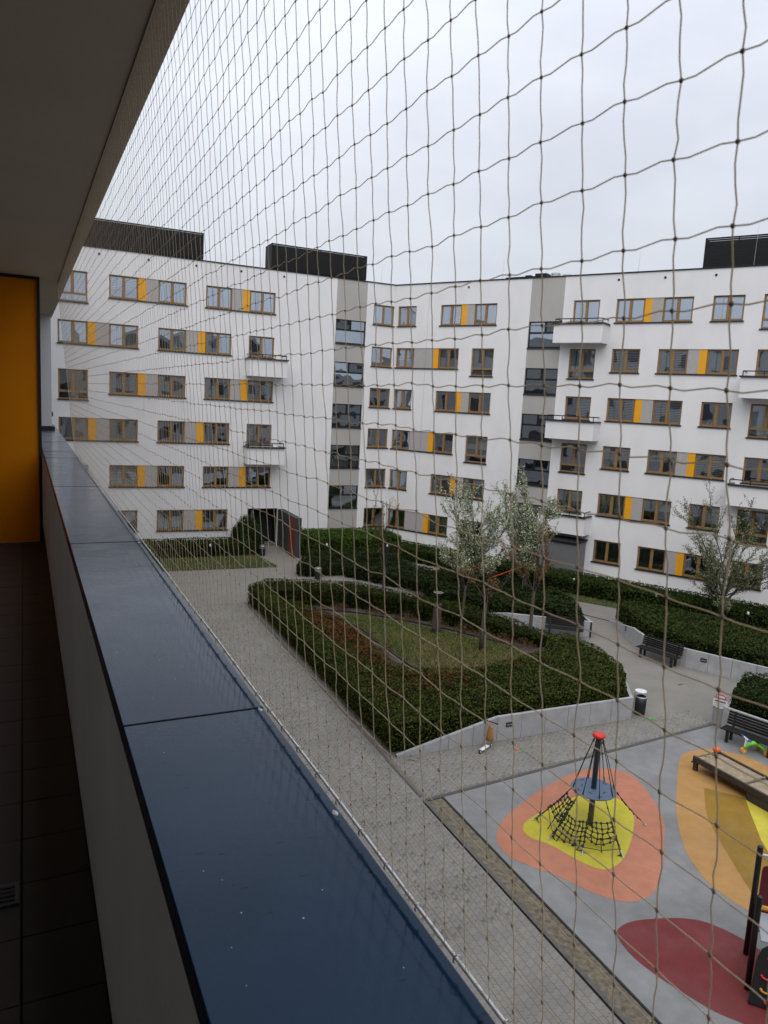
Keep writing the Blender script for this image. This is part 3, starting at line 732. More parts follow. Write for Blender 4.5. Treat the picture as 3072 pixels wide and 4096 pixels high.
# kerbs, drain channel, mossy strip
KERB = mat('dark_kerb', (.105, .098, .09), .9, var=.3, vscale=8, bump=.3)
struct('kerb', MB().box(9.25, 9.345, 3, drain_y(9.2) + .05, -.05, .008), KERB)
struct('kerb', MB().box(9.25, 9.33, 16.75, 37.0, -.05, .012), KERB)
sheet('gravel_strip', [(9.345, 3), (9.83, 3), (9.83, drain_y(9.8) - .06), (9.345, drain_y(9.4) - .06)], -.02, mat('sandy_gravel', (.16, .135, .095), .95, var=.62, vscale=9, bump=.9, bscale=70, bdist=.02, detail=8))
struct('rubber_edging', MB().box(9.832, 9.878, 3, drain_y(9.88) - .06, -.05, .006), mat('rubber_black', (.02, .02, .02), .8))
sheet('gravel_strip', [(9.3, 19.05), (9.75, 19.05), (9.75, 36.8), (9.3, 36.8)], .0, mat('grey_gravel', (.17, .15, .135), .95, var=.5, vscale=22, bump=.9, bscale=90, bdist=.02, detail=8))
d = MB(); d.pts8([(9.36, drain_y(9.36) - .05, -.03), (21.5, drain_y(21.5) - .05, -.03), (21.5, drain_y(21.5) + .07, -.03), (9.36, drain_y(9.36) + .07, -.03), (9.36, drain_y(9.36) - .05, .004), (21.5, drain_y(21.5) - .05, .004), (21.5, drain_y(21.5) + .07, .004), (9.36, drain_y(9.36) + .07, .004)])
struct('drain_channel', d, mat('dark_drain', (.07, .066, .062), .8, var=.3, vscale=15))
d = MB(); d.tube([(26.17, 30.45, .0), (26.72, 29.13, .0)], .04, 4); struct('drain_channel', d, mat('dark_drain', (.07, .066, .062)))

# ---- island bed -----------------------------------------------------------------
def smooth(t): t = np.clip(t, 0, 1); return t * t * (3 - 2 * t)
def isl_soil(x, y): return .05 + .5 * smooth((np.asarray(x, float) - 9.6) / 4.5) * smooth((30 - np.asarray(y, float)) / 10 + .35)
GRASSC = mat('lawn_soil', (.045, .055, .02), .95, var=.35, vscale=2.0, bump=.6, bscale=30, bdist=.03)
def lawn(name, label, poly, zf, dens=420, seed=3, h=.05, bare=.25):
    """soil sheet with single blades"""
    rs = np.random.RandomState(seed); poly = ccw(poly); xs = [p[0] for p in poly]; ys = [p[1] for p in poly]
    x0, x1, y0, y1 = min(xs), max(xs), min(ys), max(ys); n = int((x1 - x0) * (y1 - y0) * dens)
    x = rs.uniform(x0, x1, n); y = rs.uniform(y0, y1, n); k = inpoly(x, y, poly); x, y = x[k], y[k]
    k = rs.rand(len(x)) > bare * (1 + fbm(x, y, seed, 1.2)); x, y = x[k], y[k]; n = len(x)
    z = zf(x, y); a = rs.uniform(0, 6.28, n); lean = rs.uniform(.1, .9, n) * h; hh = h * rs.uniform(.5, 1.5, n); w = .012
    V = np.empty((n, 4, 3)); V[:, 0] = np.stack([x - w * np.sin(a), y + w * np.cos(a), z], 1); V[:, 1] = np.stack([x + w * np.sin(a), y - w * np.cos(a), z], 1)
    tip = np.stack([x + lean * np.cos(a), y + lean * np.sin(a), z + hh], 1); V[:, 2] = tip + np.stack([w * .5 * np.sin(a), -w * .5 * np.cos(a), 0 * a], 1); V[:, 3] = tip - np.stack([w * .5 * np.sin(a), -w * .5 * np.cos(a), 0 * a], 1)
    f = fbm(x, y, seed + 3, .8)[:, None]; c = np.array([.095, .125, .026]) * rs.uniform(.6, 1.4, n)[:, None]; dry = np.array([.20, .17, .065]) * rs.uniform(.7, 1.2, n)[:, None]
    k = (rs.rand(n)[:, None] < np.clip(.25 + .9 * f, .03, .85)); c = np.where(k, dry, c)
    C = np.ones((n, 4, 4)); C[:, :, :3] = c[:, None, :]
    o = np_mesh(name, V.reshape(-1, 3), np.arange(n * 4).reshape(n, 4), LEAFM, None, C.reshape(-1, 4))
    return tag(o, label, 'grass', kind='stuff')
ISL = [(9.4, 36.6), (9.4, 19.08), (18.85, 19.08), (20.3, 20.9), (20.95, 23), (20.7, 25.2), (20.1, 27.7), (19.2, 30.3), (17.0, 33.5), (15.4, 36.3), (13, 37.4), (10.7, 38.0)]
def terrain(name, poly, zf, m, step=.7):
    poly = ccw(poly); xs = [p[0] for p in poly]; ys = [p[1] for p in poly]
    gx = np.arange(min(xs), max(xs) + step, step); gy = np.arange(min(ys), max(ys) + step, step); mb = MB(); idx = {}
    for i in range(len(gx) - 1):
        for j in range(len(gy) - 1):
            if not inpoly(np.array([gx[i] + step / 2]), np.array([gy[j] + step / 2]), poly)[0]: continue
            q = []
            for a, b in ((i, j), (i + 1, j), (i + 1, j + 1), (i, j + 1)):
                if (a, b) not in idx: idx[(a, b)] = len(mb.v); mb.v.append((gx[a], gy[b], float(zf(gx[a], gy[b]))))
                q.append(idx[(a, b)])
            mb.f.append(tuple(q))
    o = mb.build(name, m, None, True); o['kind'] = 'structure'; return o
terrain('planting_soil', inset(ISL, .45), lambda x, y: isl_soil(x, y) - .01, SOIL, .5)
INNER = [(12.9, 33.4), (13.3, 30.9), (13.2, 28.9), (13.1, 26.6), (13.0, 24.0), (14.5, 23.0), (18.0, 23.6), (18.4, 25.6), (17.6, 27.4), (16.9, 29.3), (15.7, 31.5), (14.2, 33.2)]
lawn('lawn_grass', 'patchy lawn in the middle of the hedged island bed', INNER, lambda x, y: isl_soil(x, y), 800, 3, .07, .28)
hedge('ground_cover_hedge', 'broad low hedge bed with rust-red leaf patches along the near side of the island', [(9.5, 35.38), (9.5, 19.2), (18.7, 19.25), (20.1, 20.95), (20.6, 23), (20.4, 24.8), (19.5, 24.9), (18.2, 23.2), (16.2, 22.75), (14.4, 22.4), (12.2, 23.3), (11.8, 24.3), (11.95, 26.5), (12.05, 28.4), (11.7, 30.9), (11.0, 33.0), (10.4, 33.5), (10.25, 35.38)],
      lambda x, y: 1.0 + .25 * smooth((np.asarray(x, float) - 9.8) / 6) + .05 * fbm(x, y, 2, .9), 520, .064, rust=1.0, seed=21, rough=.1, base=lambda x, y: isl_soil(x, y) * .9, pal=[(.038, .052, .012), (.076, .098, .024), (.060, .070, .018), (.012, .018, .006), (.042, .052, .014)])
hedge('hedge', 'narrow clipped hedge curving round the far side of the island bed', [(9.4, 35.4), (9.4, 36.7), (10.7, 37.8), (12.9, 37.1), (15.2, 36.2), (16.9, 33.5), (19.2, 30.4), (19.8, 28.0), (20.3, 25.2), (19.4, 25.4), (18.9, 26.4), (18.4, 27.8), (17.8, 29.6), (16.6, 32.0), (14.8, 34.2), (12.7, 35.3), (10.3, 35.6)],
      1.02, 300, .08, rust=.6, seed=22, pal=[(.028, .036, .006), (.046, .058, .010), (.014, .019, .004)])
# lawn edging
for lab, pts in (('thin black plastic lawn edging curving along the far hedge of the island', [(12.6, 34.6), (14.3, 33.5), (15.9, 31.7), (17.1, 29.5), (17.8, 27.5), (18.5, 25.9)]), ('thin black plastic lawn edging on the left side of the island lawn', [(12.9, 33.5), (13.3, 30.9), (13.15, 28.9), (13.0, 26.6), (13.0, 24.5)])):
    mb = MB(); pts = [(p[0], p[1], float(isl_soil(*p)) + .03) for p in spline(pts, 6, False)]; mb.tube(pts, .04, 4)
    tag(mb.build('lawn_edging', mat('black_plastic', (.015, .015, .015), .6)), lab, 'edging')
# dry brown perennials between edging and hedge
rs = np.random.RandomState(5)
def tuft(name, label, c, r, h, cols, n=500, seed=0, group=None, cat='plant'):
    rs = np.random.RandomState(seed); t = thing(name, label, cat, (c[0], c[1], c[2]), 0, group)
    a = rs.uniform(0, 6.28, n); rr = r * np.sqrt(rs.rand(n)); P = np.stack([rr * np.cos(a), rr * np.sin(a), h * rs.rand(n) * (1 - .6 * (rr / r) ** 2)], 1)
    N = np.stack([np.cos(a), np.sin(a), 0 * a + .3], 1); cc = np.array(cols)[rs.randint(0, len(cols), n)] * rs.uniform(.6, 1.2, n)[:, None]
    leaves('foliage', P, N, .09, cc, t, .25, rs); mb = MB()
    for k in range(8): q = rs.uniform(-.6, .6, 2) * r; mb.tube([(0, 0, 0), (q[0] * .5, q[1] * .5, h * .6), (q[0], q[1], h)], .006, 3)
    mb.build('stems', TWIG, t); return t
DRY = [(.16, .085, .045), (.11, .06, .035), (.20, .12, .07)]
dp = [(17.2, 30.3), (17.75, 28.9), (18.1, 27.7), (16.2, 31.9), (15.1, 33.2), (13.6, 34.4), (18.5, 26.7), (18.9, 25.7), (12.7, 29.0), (12.65, 27.0), (12.5, 31.8)]
where = ['behind the birdbath', 'right of the birdbath', 'by the leaning thin stake', 'left behind the birdbath', 'at the foot of the bare rear tree', 'at the far left end of the edging', 'behind the right bare tree', 'at the foot of the right bare tree', 'on the left lawn edge, middle one', 'on the left lawn edge, nearest one', 'on the left lawn edge, farthest one']
for i, (x, y) in enumerate(dp): tuft('dry_perennial', 'clump of dry brown perennials ' + where[i], (x, y, float(isl_soil(x, y))), .55, .35, DRY, 420, 40 + i, 'dry perennials in the island bed')

# ---- panel walls ------------------------------------------------------------------
def panel_wall(name, label, pts, hts, pw=.95, th=.12, m=CONC, lights=(), lab=None):
    """low wall of butted concrete panels along pts; hts = top height at each point; outer face on the right of the run"""
    t = thing(name, label, 'wall', (pts[0][0], pts[0][1], 0)); inv = Matrix.Translation((-pts[0][0], -pts[0][1], 0))
    for i in range(len(pts) - 1):
        a, b = Vector((*pts[i], 0)), Vector((*pts[i + 1], 0)); e = b - a; l = e.length; e /= l; n = Vector((e.y, -e.x, 0)); k = max(1, round(l / pw))
        for j in range(k):
            s0, s1 = l * j / k + .006, l * (j + 1) / k - .006
            h0 = hts[i] + (hts[i + 1] - hts[i]) * s0 / l; h1 = hts[i] + (hts[i + 1] - hts[i]) * s1 / l
            p0, p1 = a + e * s0, a + e * s1; q0, q1 = p0 - n * th, p1 - n * th; z = Vector((0, 0, 1))
            mb = MB(); mb.pts8([p0 - z * .05, p1 - z * .05, q1 - z * .05, q0 - z * .05, p0 + z * max(h0, .02), p1 + z * max(h1, .02), q1 + z * max(h1, .02), q0 + z * max(h0, .02)])
            mb.build('wall_panel', m, t, bevel=.008).matrix_parent_inverse = inv
        mb = MB(); p, q = a - n * .008, b - n * .008
        mb.pts8([p - n * .02 + Vector((0, 0, -.05)), q - n * .02 + Vector((0, 0, -.05)), q - n * (th - .01) + Vector((0, 0, -.05)), p - n * (th - .01) + Vector((0, 0, -.05)),
                 p - n * .02 + Vector((0, 0, max(.015, hts[i] - .02))), q - n * .02 + Vector((0, 0, max(.015, hts[i + 1] - .02))), q - n * (th - .01) + Vector((0, 0, max(.015, hts[i + 1] - .02))), p - n * (th - .01) + Vector((0, 0, max(.015, hts[i] - .02)))])
        mb.build('joint', BLACK, t).matrix_parent_inverse = inv
    for (i, s, zc, w, h) in lights:
        a, b = Vector((*pts[i], 0)), Vector((*pts[i + 1], 0)); e = (b - a).normalized(); n = Vector((e.y, -e.x, 0)); c = a + e * s
        mb = MB(); f = lambda u, d, z: c + e * u + n * d + Vector((0, 0, z))
        mb.pts8([f(-w, .003, zc - h), f(w, .003, zc - h), f(w, .02, zc - h), f(-w, .02, zc - h), f(-w, .003, zc + h), f(w, .003, zc + h), f(w, .02, zc + h), f(-w, .02, zc + h)])
        li = mb.build('wall_light', BLACK, t); li.matrix_parent_inverse = inv
        mb = MB(); mb.pts8([f(-w * .8, .021, zc - h * .3), f(w * .8, .021, zc - h * .3), f(w * .8, .026, zc - h * .3), f(-w * .8, .026, zc - h * .3), f(-w * .8, .021, zc + h * .2), f(w * .8, .021, zc + h * .2), f(w * .8, .026, zc + h * .2), f(-w * .8, .026, zc + h * .2)])
        mb.build('light_lens', mat('frosted_lens', (.25, .25, .24), .5), li)
    return t
panel_wall('retaining_wall', 'pale concrete panel wall ramping up along the near end of the island bed', [(9.62, 19.0), (13.2, 19.0), (18.9, 19.02), (20.35, 20.9), (20.9, 22.4)], [.06, .83, .79, .5, .12], .96, lights=((1, .45, .52, .12, .075),))
panel_wall('retaining_wall', 'pale concrete panel wall behind the middle bench, left of the path gap', [(19.4, 31.9), (20.6, 29.6), (23.85, 27.1), (25.3, 29.4), (26.1, 30.5)], [.2, .74, .78, .3, .05], .95)
panel_wall('retaining_wall', 'pale concrete panel wall stepping round the bed right of the path', [(26.75, 29.2), (25.25, 25.95), (24.72, 24.65), (25.2, 22.6), (26.5, 20.1), (27.6, 18.0)], [.03, .75, .82, .82, .82, .82], .95, lights=((0, 2.7, .42, .09, .1), (3, .75, .5, .13, .08)))
panel_wall('retaining_wall', 'pale concrete panel wall behind the bench at the right edge', [(24.4, 19.0), (21.38, 17.3), (21.85, 15.75), (22.9, 12.4)], [.3, .85, .85, .85], .95)

# ---- other beds and hedges ---------------------------------------------------
BEDB = [(13.4, 41.3), (16.2, 41.1), (17.5, 38.9), (18.75, 33.7), (20.8, 29.85), (23.85, 27.35), (25.2, 29.6), (26.4, 32.3), (24.4, 38), (21.5, 45), (15.3, 46.2)]
terrain('planting_soil', inset(BEDB, .8), lambda x, y: .1 + 0 * np.asarray(x), SOIL)
DK = [(.012, .020, .010), (.020, .030, .013), (.028, .040, .016)]
hedge('shrub_bed', 'mass of dark evergreen shrubs left of the back path, behind the island bed', [(13.6, 41.7), (16.3, 41.4), (17.8, 39.0), (19.2, 36.5), (21.5, 38.5), (21.3, 44.6), (15.6, 45.6)], lambda x, y: .75 + .35 * fbm(x, y, 4, .7), 190, .1, DK, 'shrubs', .1, seed=31, rough=.22)
hedge('shrub_bed', 'mass of dark evergreen shrubs behind the middle bench and its wall', [(19.2, 36.3), (18.95, 33.9), (21.0, 30.1), (23.8, 27.7), (25.0, 29.6), (26.2, 32.3), (24.2, 37.8), (21.6, 38.4)], lambda x, y: .95 + .35 * fbm(x, y, 8, .8), 200, .1, DK + [(.035, .05, .018)], 'shrubs', .25, seed=32, rough=.25)
hedge('hedge', 'clipped hedge with bright green top against the left facade, right of the entrance', [(15.75, 50.9), (15.75, 47.4), (20.4, 46.5), (23.2, 47.2), (23.2, 50.7)], lambda x, y: 1.28 + 0 * np.asarray(x, float), 220, .1, [(.045, .085, .018), (.065, .115, .022), (.030, .055, .014)], seed=33)
hedge('hedge', 'long clipped hedge under the left facade, left of the entrance', [(-6, 50.2), (-6, 48.1), (12.7, 48.1), (12.7, 50.2)], lambda x, y: .95 + 0 * np.asarray(x, float), 190, .1, [(.022, .036, .012), (.035, .055, .016)], seed=34, top_extra=1)
hq = lambda u, d: (lambda p: (p[0], p[1]))(PQ(u, 0, d))
hedge('hedge', 'long clipped hedge along the foot of the right facade', [hq(-30.5, -4.2), hq(-21, -4.4), hq(-12, -4.5), hq(4, -4.5), hq(4, -2.0), hq(-30.5, -2.0)], lambda x, y: .92 + 0 * np.asarray(x, float), 200, .1, [(.022, .036, .012), (.038, .058, .017)], seed=35)
hedge('hedge', 'broad dark hedge above the wall and bench right of the path', [(26.75, 28.7), (25.5, 25.95), (25.05, 24.7), (25.5, 22.8), (26.75, 20.4), (27.7, 18.6), (31.3, 19.6), (30.2, 23.5), (28.9, 26.6), (27.9, 28.3)], lambda x, y: 1.25 + 0 * np.asarray(x, float), 240, .085, [(.020, .030, .011), (.035, .050, .016), (.045, .060, .020)], seed=36, base=.3)
hedge('hedge', 'dark rounded hedge behind the bench and notice board at the right edge', [(21.75, 17.3), (24.1, 18.7), (25.6, 17.2), (25.4, 12.5), (23.4, 12.4), (22.2, 15.7)], lambda x, y: 1.35 + .12 * fbm(x, y, 3, 1.2), 300, .08, [(.014, .022, .010), (.024, .036, .013), (.032, .045, .016)], seed=37, base=.4, rough=.12)
lawn('lawn_grass', 'strip of lawn before the long hedge under the left facade', [(1, 44.75), (13.3, 44.5), (12.9, 48.1), (1, 48.1)], lambda x, y: .03 + 0 * x, 260, 7, .07, .12)
sheet('lawn', [(1, 44.75), (13.3, 44.5), (12.9, 48.1), (1, 48.1)], .02, GRASSC)
LQ = [hq(-24, -5.9), hq(-16.5, -5.9), hq(-12, -5.6), hq(-4, -5.6), hq(-4, -4.4), hq(-24, -4.4)]
sheet('lawn', LQ, .02, GRASSC); lawn('lawn_grass', 'narrow lawn strip before the hedge along the right facade', LQ, lambda x, y: .03 + 0 * x, 260, 8, .07, .15)

# round bush by the entrance
def blob_bush(name, label, c, r, h, pal, n=7000, seed=1, size=.1, cat='bush'):
    rs = np.random.RandomState(seed); t = thing(name, label, cat, c)
    u = rs.normal(0, 1, (n, 3)); u[:, 2] = np.abs(u[:, 2]) * 1.0; u /= np.linalg.norm(u, axis=1)[:, None]
    f = .82 + .16 * fbm(u[:, 0] * 3 + u[:, 2] * 2, u[:, 1] * 3, seed, 1.4) + rs.normal(0, .04, n)
    P = u * f[:, None] * np.array([r, r, h]); cc = np.array(pal)[rs.randint(0, len(pal), n)] * rs.uniform(.7, 1.3, n)[:, None]
    leaves('foliage', P, u, size, cc, t, rs=rs); mb = MB(); mb.lathe([(r * .7, 0), (r * .78, h * .25), (r * .66, h * .55), (r * .3, h * .76), (.02, h * .8)], 14); mb.build('branches', CORE, t); return t  # inner body is a solid core, coloured dark as the bush's inner shade
blob_bush('round_bush', 'big rounded dark green bush left of the entrance', (12.35, 49.3, 0), 1.35, 2.75, [(.022, .042, .012), (.035, .062, .016), (.014, .026, .010)], 9000, 51)
blob_bush('round_bush', 'bright yellow-green bush at the far right edge by the facade hedge', (34.6, 24.2, 0), 1.0, 1.5, [(.10, .13, .02), (.07, .10, .02)], 4500, 52)
blob_bush('round_bush', 'yellow-green bush at the left end of the facade hedge, beside the coping', (5.6, 47.6, 0), .7, 1.5, [(.08, .11, .02), (.05, .08, .016)], 3000, 53)

# ---- trees --------------------------------------------------------------------
def tree(name, label, base, fork, height, spread, nl, seed, style, group=None, trunk_r=.085, lean=(0, 0)):
    rs = np.random.RandomState(seed); t = thing(name, label, 'tree', base, 0, group)
    tr = MB(); lx, ly = lean
    tp = fork + (.38 * (height - fork) if style in ('blossom', 'sparse') else .15); tr.tube([(0, 0, -.05), (lx * .3, ly * .3, fork * .35), (lx * .6, ly * .6, fork * .7), (lx, ly, fork), (lx, ly, tp)], [trunk_r * 1.25, trunk_r, trunk_r * .9, trunk_r * .85, trunk_r * .45], 8)
    tr.build('trunk', BARK, t, True)
    chains = []; tips = []; H_ = height - fork
    full = style in ('blossom', 'sparse')
    def grow(p, d, l, r, lev, up):
        n = 5 if lev == 0 else 4; pts = [p]; q = p.copy(); dd = d.copy()
        for k in range(n):
            dd = (dd + Vector(rs.normal(0, .10, 3)) + Vector((0, 0, up))).normalized(); q = q + dd * (l / n); pts.append(q.copy())
        chains.append((pts, r, lev))
        if lev < 2 or (lev < 3 and not full):
            nb = (8, 7)[lev] if full else (3, 3, 2)[lev]
            for b in range(nb):
                k = rs.randint(1, n + 1); out_ = Vector((pts[k].x, pts[k].y, 0)); out_ = out_.normalized() if out_.length > .05 else Vector((0, 0, 0))
                bd = (dd * .7 + out_ * .35 + Vector(rs.normal(0, .38, 3)) + Vector((0, 0, .35))).normalized()
                grow(pts[k], bd, l * rs.uniform(.3, .52), r * .5, lev + 1, .08)
    for i in range(nl):
        a = 6.28 * (i + rs.uniform(-.3, .3)) / nl; s = rs.uniform(.2, 1.0) * (0.15 if i == 0 else 1); low = full and i % 2; ang = math.atan2(spread * s * (1.5 if full else 1.15), H_ * .62) * (1.55 if low else 1)
        if style == 'spread': ang *= 1.25
        grow(Vector((lx, ly, fork - .3 + ((.12 if low else .34) * H_ * rs.rand() if full else .3 * rs.rand()))), Vector((math.cos(a) * math.sin(ang), math.sin(a) * math.sin(ang), math.cos(ang))), H_ * rs.uniform(.55, .85) * (.62 if low else 1), trunk_r * .45, 0, .05)
    zmax = np.percentile([p.z for ch in chains for p in ch[0]], 99.3); rmax = np.percentile([math.hypot(p.x - lx, p.y - ly) for ch in chains for p in ch[0]], 93)
    sz, sr = (height - fork) / (zmax - fork), spread / rmax; br = MB()
    for pts, r, lev in chains:
        pts = [Vector((lx + (p.x - lx) * sr, ly + (p.y - ly) * sr, fork + (p.z - fork) * sz)) for p in pts]
        br.tube(pts, [max(.0065, r * (.8, .6, .5, .4)[lev] * (1 - .15 * k)) for k in range(len(pts))], 5 if lev < 1 else 3, False)
        for q_ in pts[(2 if lev == 0 else 1):]:
            if lev >= (0 if full else 1): tips.append((q_, None, lev))
        if lev == 2 or (lev == 1 and full):
            for m_ in range(len(pts) - 1): tips.append((pts[m_].lerp(pts[m_ + 1], .5), None, lev))
    br.build('branches', TWIG, t)
    T = np.array([q for q, d_, l_ in tips]); 
    if style in ('blossom', 'sparse'):
        per = 3 if style == 'blossom' else 2
        P = np.repeat(T, per, 0) + rs.normal(0, .06, (len(T) * per, 3)); k = rs.rand(len(P)) < .9; P = P[k]
        pal = np.array([(.46, .48, .34), (.70, .72, .60), (.60, .62, .48), (.15, .19, .055), (.10, .125, .04), (.32, .37, .17)]) if style == 'blossom' else np.array([(.14, .16, .06), (.22, .23, .13), (.09, .11, .045), (.30, .30, .22)])
        cc = pal[rs.randint(0, len(pal), len(P))] * rs.uniform(.7, 1.15, len(P))[:, None]
        leaves('crown', P, rs.normal(0, 1, P.shape) + [0, 0, .6], .08, cc, t, .65, rs)
    else:
        k = rs.rand(len(T)) < (.10 if style == 'bare' else .35); per = 5; P = np.repeat(T[k], per, 0) + rs.normal(0, .05, (k.sum() * per, 3))
        pal = np.array([(.16, .085, .025), (.11, .07, .03), (.20, .13, .05)]); cc = pal[rs.randint(0, 3, len(P))]
        leaves('crown', P, rs.normal(0, 1, P.shape), .08, cc, t, .6, rs)
    return t
def onisl(x, y): return (x, y, float(isl_soil(x, y)) - .03)
tree('blossom_tree', 'broad white-blossoming tree before the stair tower, left of the two blossoming neighbours', (21.9, 35.2, .2), 1.0, 6.2, 2.3, 17, 61, 'blossom', trunk_r=.1)
tree('blossom_tree', 'tall narrow white-blossoming tree just left of the grey entrance porch', (24.7, 34.0, .2), 1.0, 6.7, 1.6, 15, 62, 'blossom', trunk_r=.1)
tree('blossom_tree', 'sparse budding tree with open vase crown before the right facade', (32.6, 27.3, 0), 1.0, 6.6, 2.4, 16, 63, 'sparse', trunk_r=.12)
tree('bare_tree', 'slender nearly bare tree at the far end of the island lawn', onisl(15.93, 34.17), 2.1, 6.4, 1.3, 5, 64, 'bare', trunk_r=.09)
tree('bare_tree', 'bare young tree nearest in the island lawn, ringed by a black wire', onisl(16.77, 25.82), 2.3, 4.6, 1.2, 5, 65, 'bare', trunk_r=.09, lean=(.12, .05))
tree('bare_tree', 'budding bare tree on the right of the island lawn with brown bud clusters', onisl(19.6, 26.3), 2.3, 5.4, 1.5, 6, 66, 'spread', trunk_r=.085, lean=(.1, .1))
tree('bare_tree', 'thin bare sapling between the birdbath and the nearest lawn tree', onisl(17.81, 29.27), 2.0, 3.8, .9, 4, 67, 'bare', trunk_r=.06, lean=(.1, 0))
mb = MB(); mb.tube([(16.77 + .3 * math.cos(a), 25.82 + .3 * math.sin(a), float(isl_soil(16.8, 25.8)) + .05) for a in np.linspace(0, 6.28, 20)], .015, 4, False)
tag(mb.build('tree_ring', BLACK), 'black wire ring lying round the nearest lawn tree', 'ring')
# orange tie straps on the support stakes
t = thing('support_stakes', 'wooden tree stakes with an orange tie strap below the blossoming trees', 'stakes', (23.0, 34.2, .2))
for x, y in ((-.9, -.6), (1.2, -.7), (.2, .7)): mb = MB(); mb.tube([(x, y, 0), (x, y, 1.9)], .035, 6); mb.build('stake', BARK, t)
mb = MB(); mb.tube([(-.95, -.65, 1.3), (.1, -.7, 1.6), (1.2, -.74, 1.9)], .022, 4); mb.build('tie_strap', mat('orange_strap', (.62, .10, .02), .6), t)

# birdbath (tapered trunk with a dish)
t = thing('birdbath', 'tapered dark wooden birdbath post with a shallow dish on the island lawn', 'birdbath', onisl(16.39, 29.13))
mb = MB(); mb.lathe([(.225, 0), (.22, .3), (.205, .8), (.185, 1.2), (.165, 1.38), (.17, 1.4)], 18); mb.build('post', mat('weathered_wood', (.075, .058, .048), .85, var=.3, vscale=7, bump=.4, bscale=30), t, True)
mb = MB(); mb.lathe([(.1, 1.39), (.09, 1.45), (.085, 1.75), (.1, 1.8)], 12); mb.build('neck', BLACK, t)
mb = MB(); mb.lathe([(.05, 1.8), (.16, 1.84), (.225, 1.93), (.24, 1.94), (.22, 1.92), (.14, 1.87), (.01, 1.86)], 20, capt=False); mb.build('dish', mat('grey_stone_dish', (.13, .115, .10), .85, var=.2), t, True)

# garden bollard lamps
LAMPG = mat('white_lamp_glass', (.85, .85, .83), .3)
lamps = [((17.4, 46.9), 'in front of the hedge right of the entrance'), ((21.5, 45.9), 'right of the hedge by the inner corner'), ((30.9, 30.2), 'before the facade hedge above the right wall'), ((33.2, 26.1), 'before the facade hedge near the right edge'), ((9.66, 47.9), 'before the long hedge under the left facade'), ((28.5, 34.4), 'before the facade hedge near the grey porch')]
for (x, y), w in lamps:
    t = thing('garden_lamp', 'black bollard lamp with white head ' + w, 'lamp', (x, y, 0), 0, 'bollard lamps along the hedges')
    mb = MB(); mb.lathe([(.055, 0), (.05, .78)], 10); mb.build('post', BLACK, t); mb = MB(); mb.lathe([(.05, .781), (.06, .8), (.06, .9), (.045, .93)], 10); mb.build('lamp_head', LAMPG, t)

# ---- bins -----------------------------------------------------------------------
def bin_(loc, label, rz=0, lid=True, bands=False):
    t = thing('litter_bin', label, 'bin', loc, rz)
    mb = MB(); mb.lathe([(.185, .02), (.19, .05), (.2, .4), (.2, .68), (.18, .68), (.17, .12)], 22, capt=True); mb.build('drum', mat('bin_black', (.014, .014, .015), .5), t, True)
    mb = MB(); mb.lathe([(.205, .65), (.21, .69), (.18, .695), (.18, .66)], 22, capb=False, capt=False); mb.build('rim', STEEL, t, True)
    if lid:
        mb = MB(); mb.box(-.235, -.205, -.04, .04, 0, .865); mb.build('post', STEEL, t)
        mb = MB(); mb.lathe([(.2, .985), (.21, .99), (.2, 1.01), (.04, 1.025), (.03, 1.045), (.001, 1.05)], 22, (-.03, 0, -.12)); mb.box(-.24, -.1, -.05, .05, .867, .883); mb.build('lid', mat('white_lid', (.66, .66, .67), .45), t)
    if bands:
        mb = MB(); mb.lathe([(.203, .5), (.207, .5), (.207, .56), (.203, .56)], 22, capb=False, capt=False); mb.lathe([(.203, .58), (.207, .58), (.207, .61), (.203, .61)], 22, capb=False, capt=False); mb.build('band', STEEL, t)
    return t
bin_((19.5, 19.25, 0), 'black litter bin with white round lid at the corner of the island wall', R(-32))
bin_((14.73, 41.0, 0), 'litter bin with silver rim at the far end of the path behind the island', 0, False, True)
bin_((13.2, 48.05, 0), 'black litter bin with silver bands beside the building entrance', 0, False, True)

# ---- benches --------------------------------------------------------------------
def bench(loc, rz, ln, label):
    """x along the bench, sitter faces -y"""
    t = thing('bench', label, 'bench', loc, rz)
    for k in range(4): mb = MB(); mb.box(-ln / 2, ln / 2, -.45 + k * .115, -.45 + k * .115 + .1, .42, .455); mb.build('seat_slat', BENCHW, t, bevel=.006)
    for k in range(5):
        z = .5 + k * .09; y = .03 + k * .022; mb = MB()
        mb.pts8([(-ln / 2, y, z), (ln / 2, y, z), (ln / 2, y + .03, z), (-ln / 2, y + .03, z), (-ln / 2, y + .014, z + .072), (ln / 2, y + .014, z + .072), (ln / 2, y + .044, z + .072), (-ln / 2, y + .044, z + .072)]); mb.build('back_slat', BENCHW, t, bevel=.005)
    for x in (-ln / 2 + .22, ln / 2 - .22):
        mb = MB(); mb.box(x - .04, x + .04, -.42, -.33, 0, .42); mb.box(x - .04, x + .04, -.08, .0, 0, .42); mb.box(x - .039, x + .039, -.33, -.08, .35, .418); mb.build('leg', BLACK, t)
        mb = MB(); mb.pts8([(x - .03, .0, .42), (x + .03, .0, .42), (x + .03, .06, .42), (x - .03, .06, .42), (x - .03, .145, .95), (x + .03, .145, .95), (x + .03, .18, .95), (x - .03, .18, .95)]); mb.build('back_support', BLACK, t)
    return t
bench((22.66, 27.72, 0), math.atan2(-1.05, 1.32), 1.8, 'dark slatted bench against the middle wall behind the island bed')
bench((24.72, 23.55, 0), math.atan2(-2.05, .48), 1.95, 'dark slatted bench against the right-hand wall beside the path')
bench((21.28, 15.95, 0), math.atan2(-1.55, .47), 1.8, 'dark slatted bench beside the notice board at the right edge')

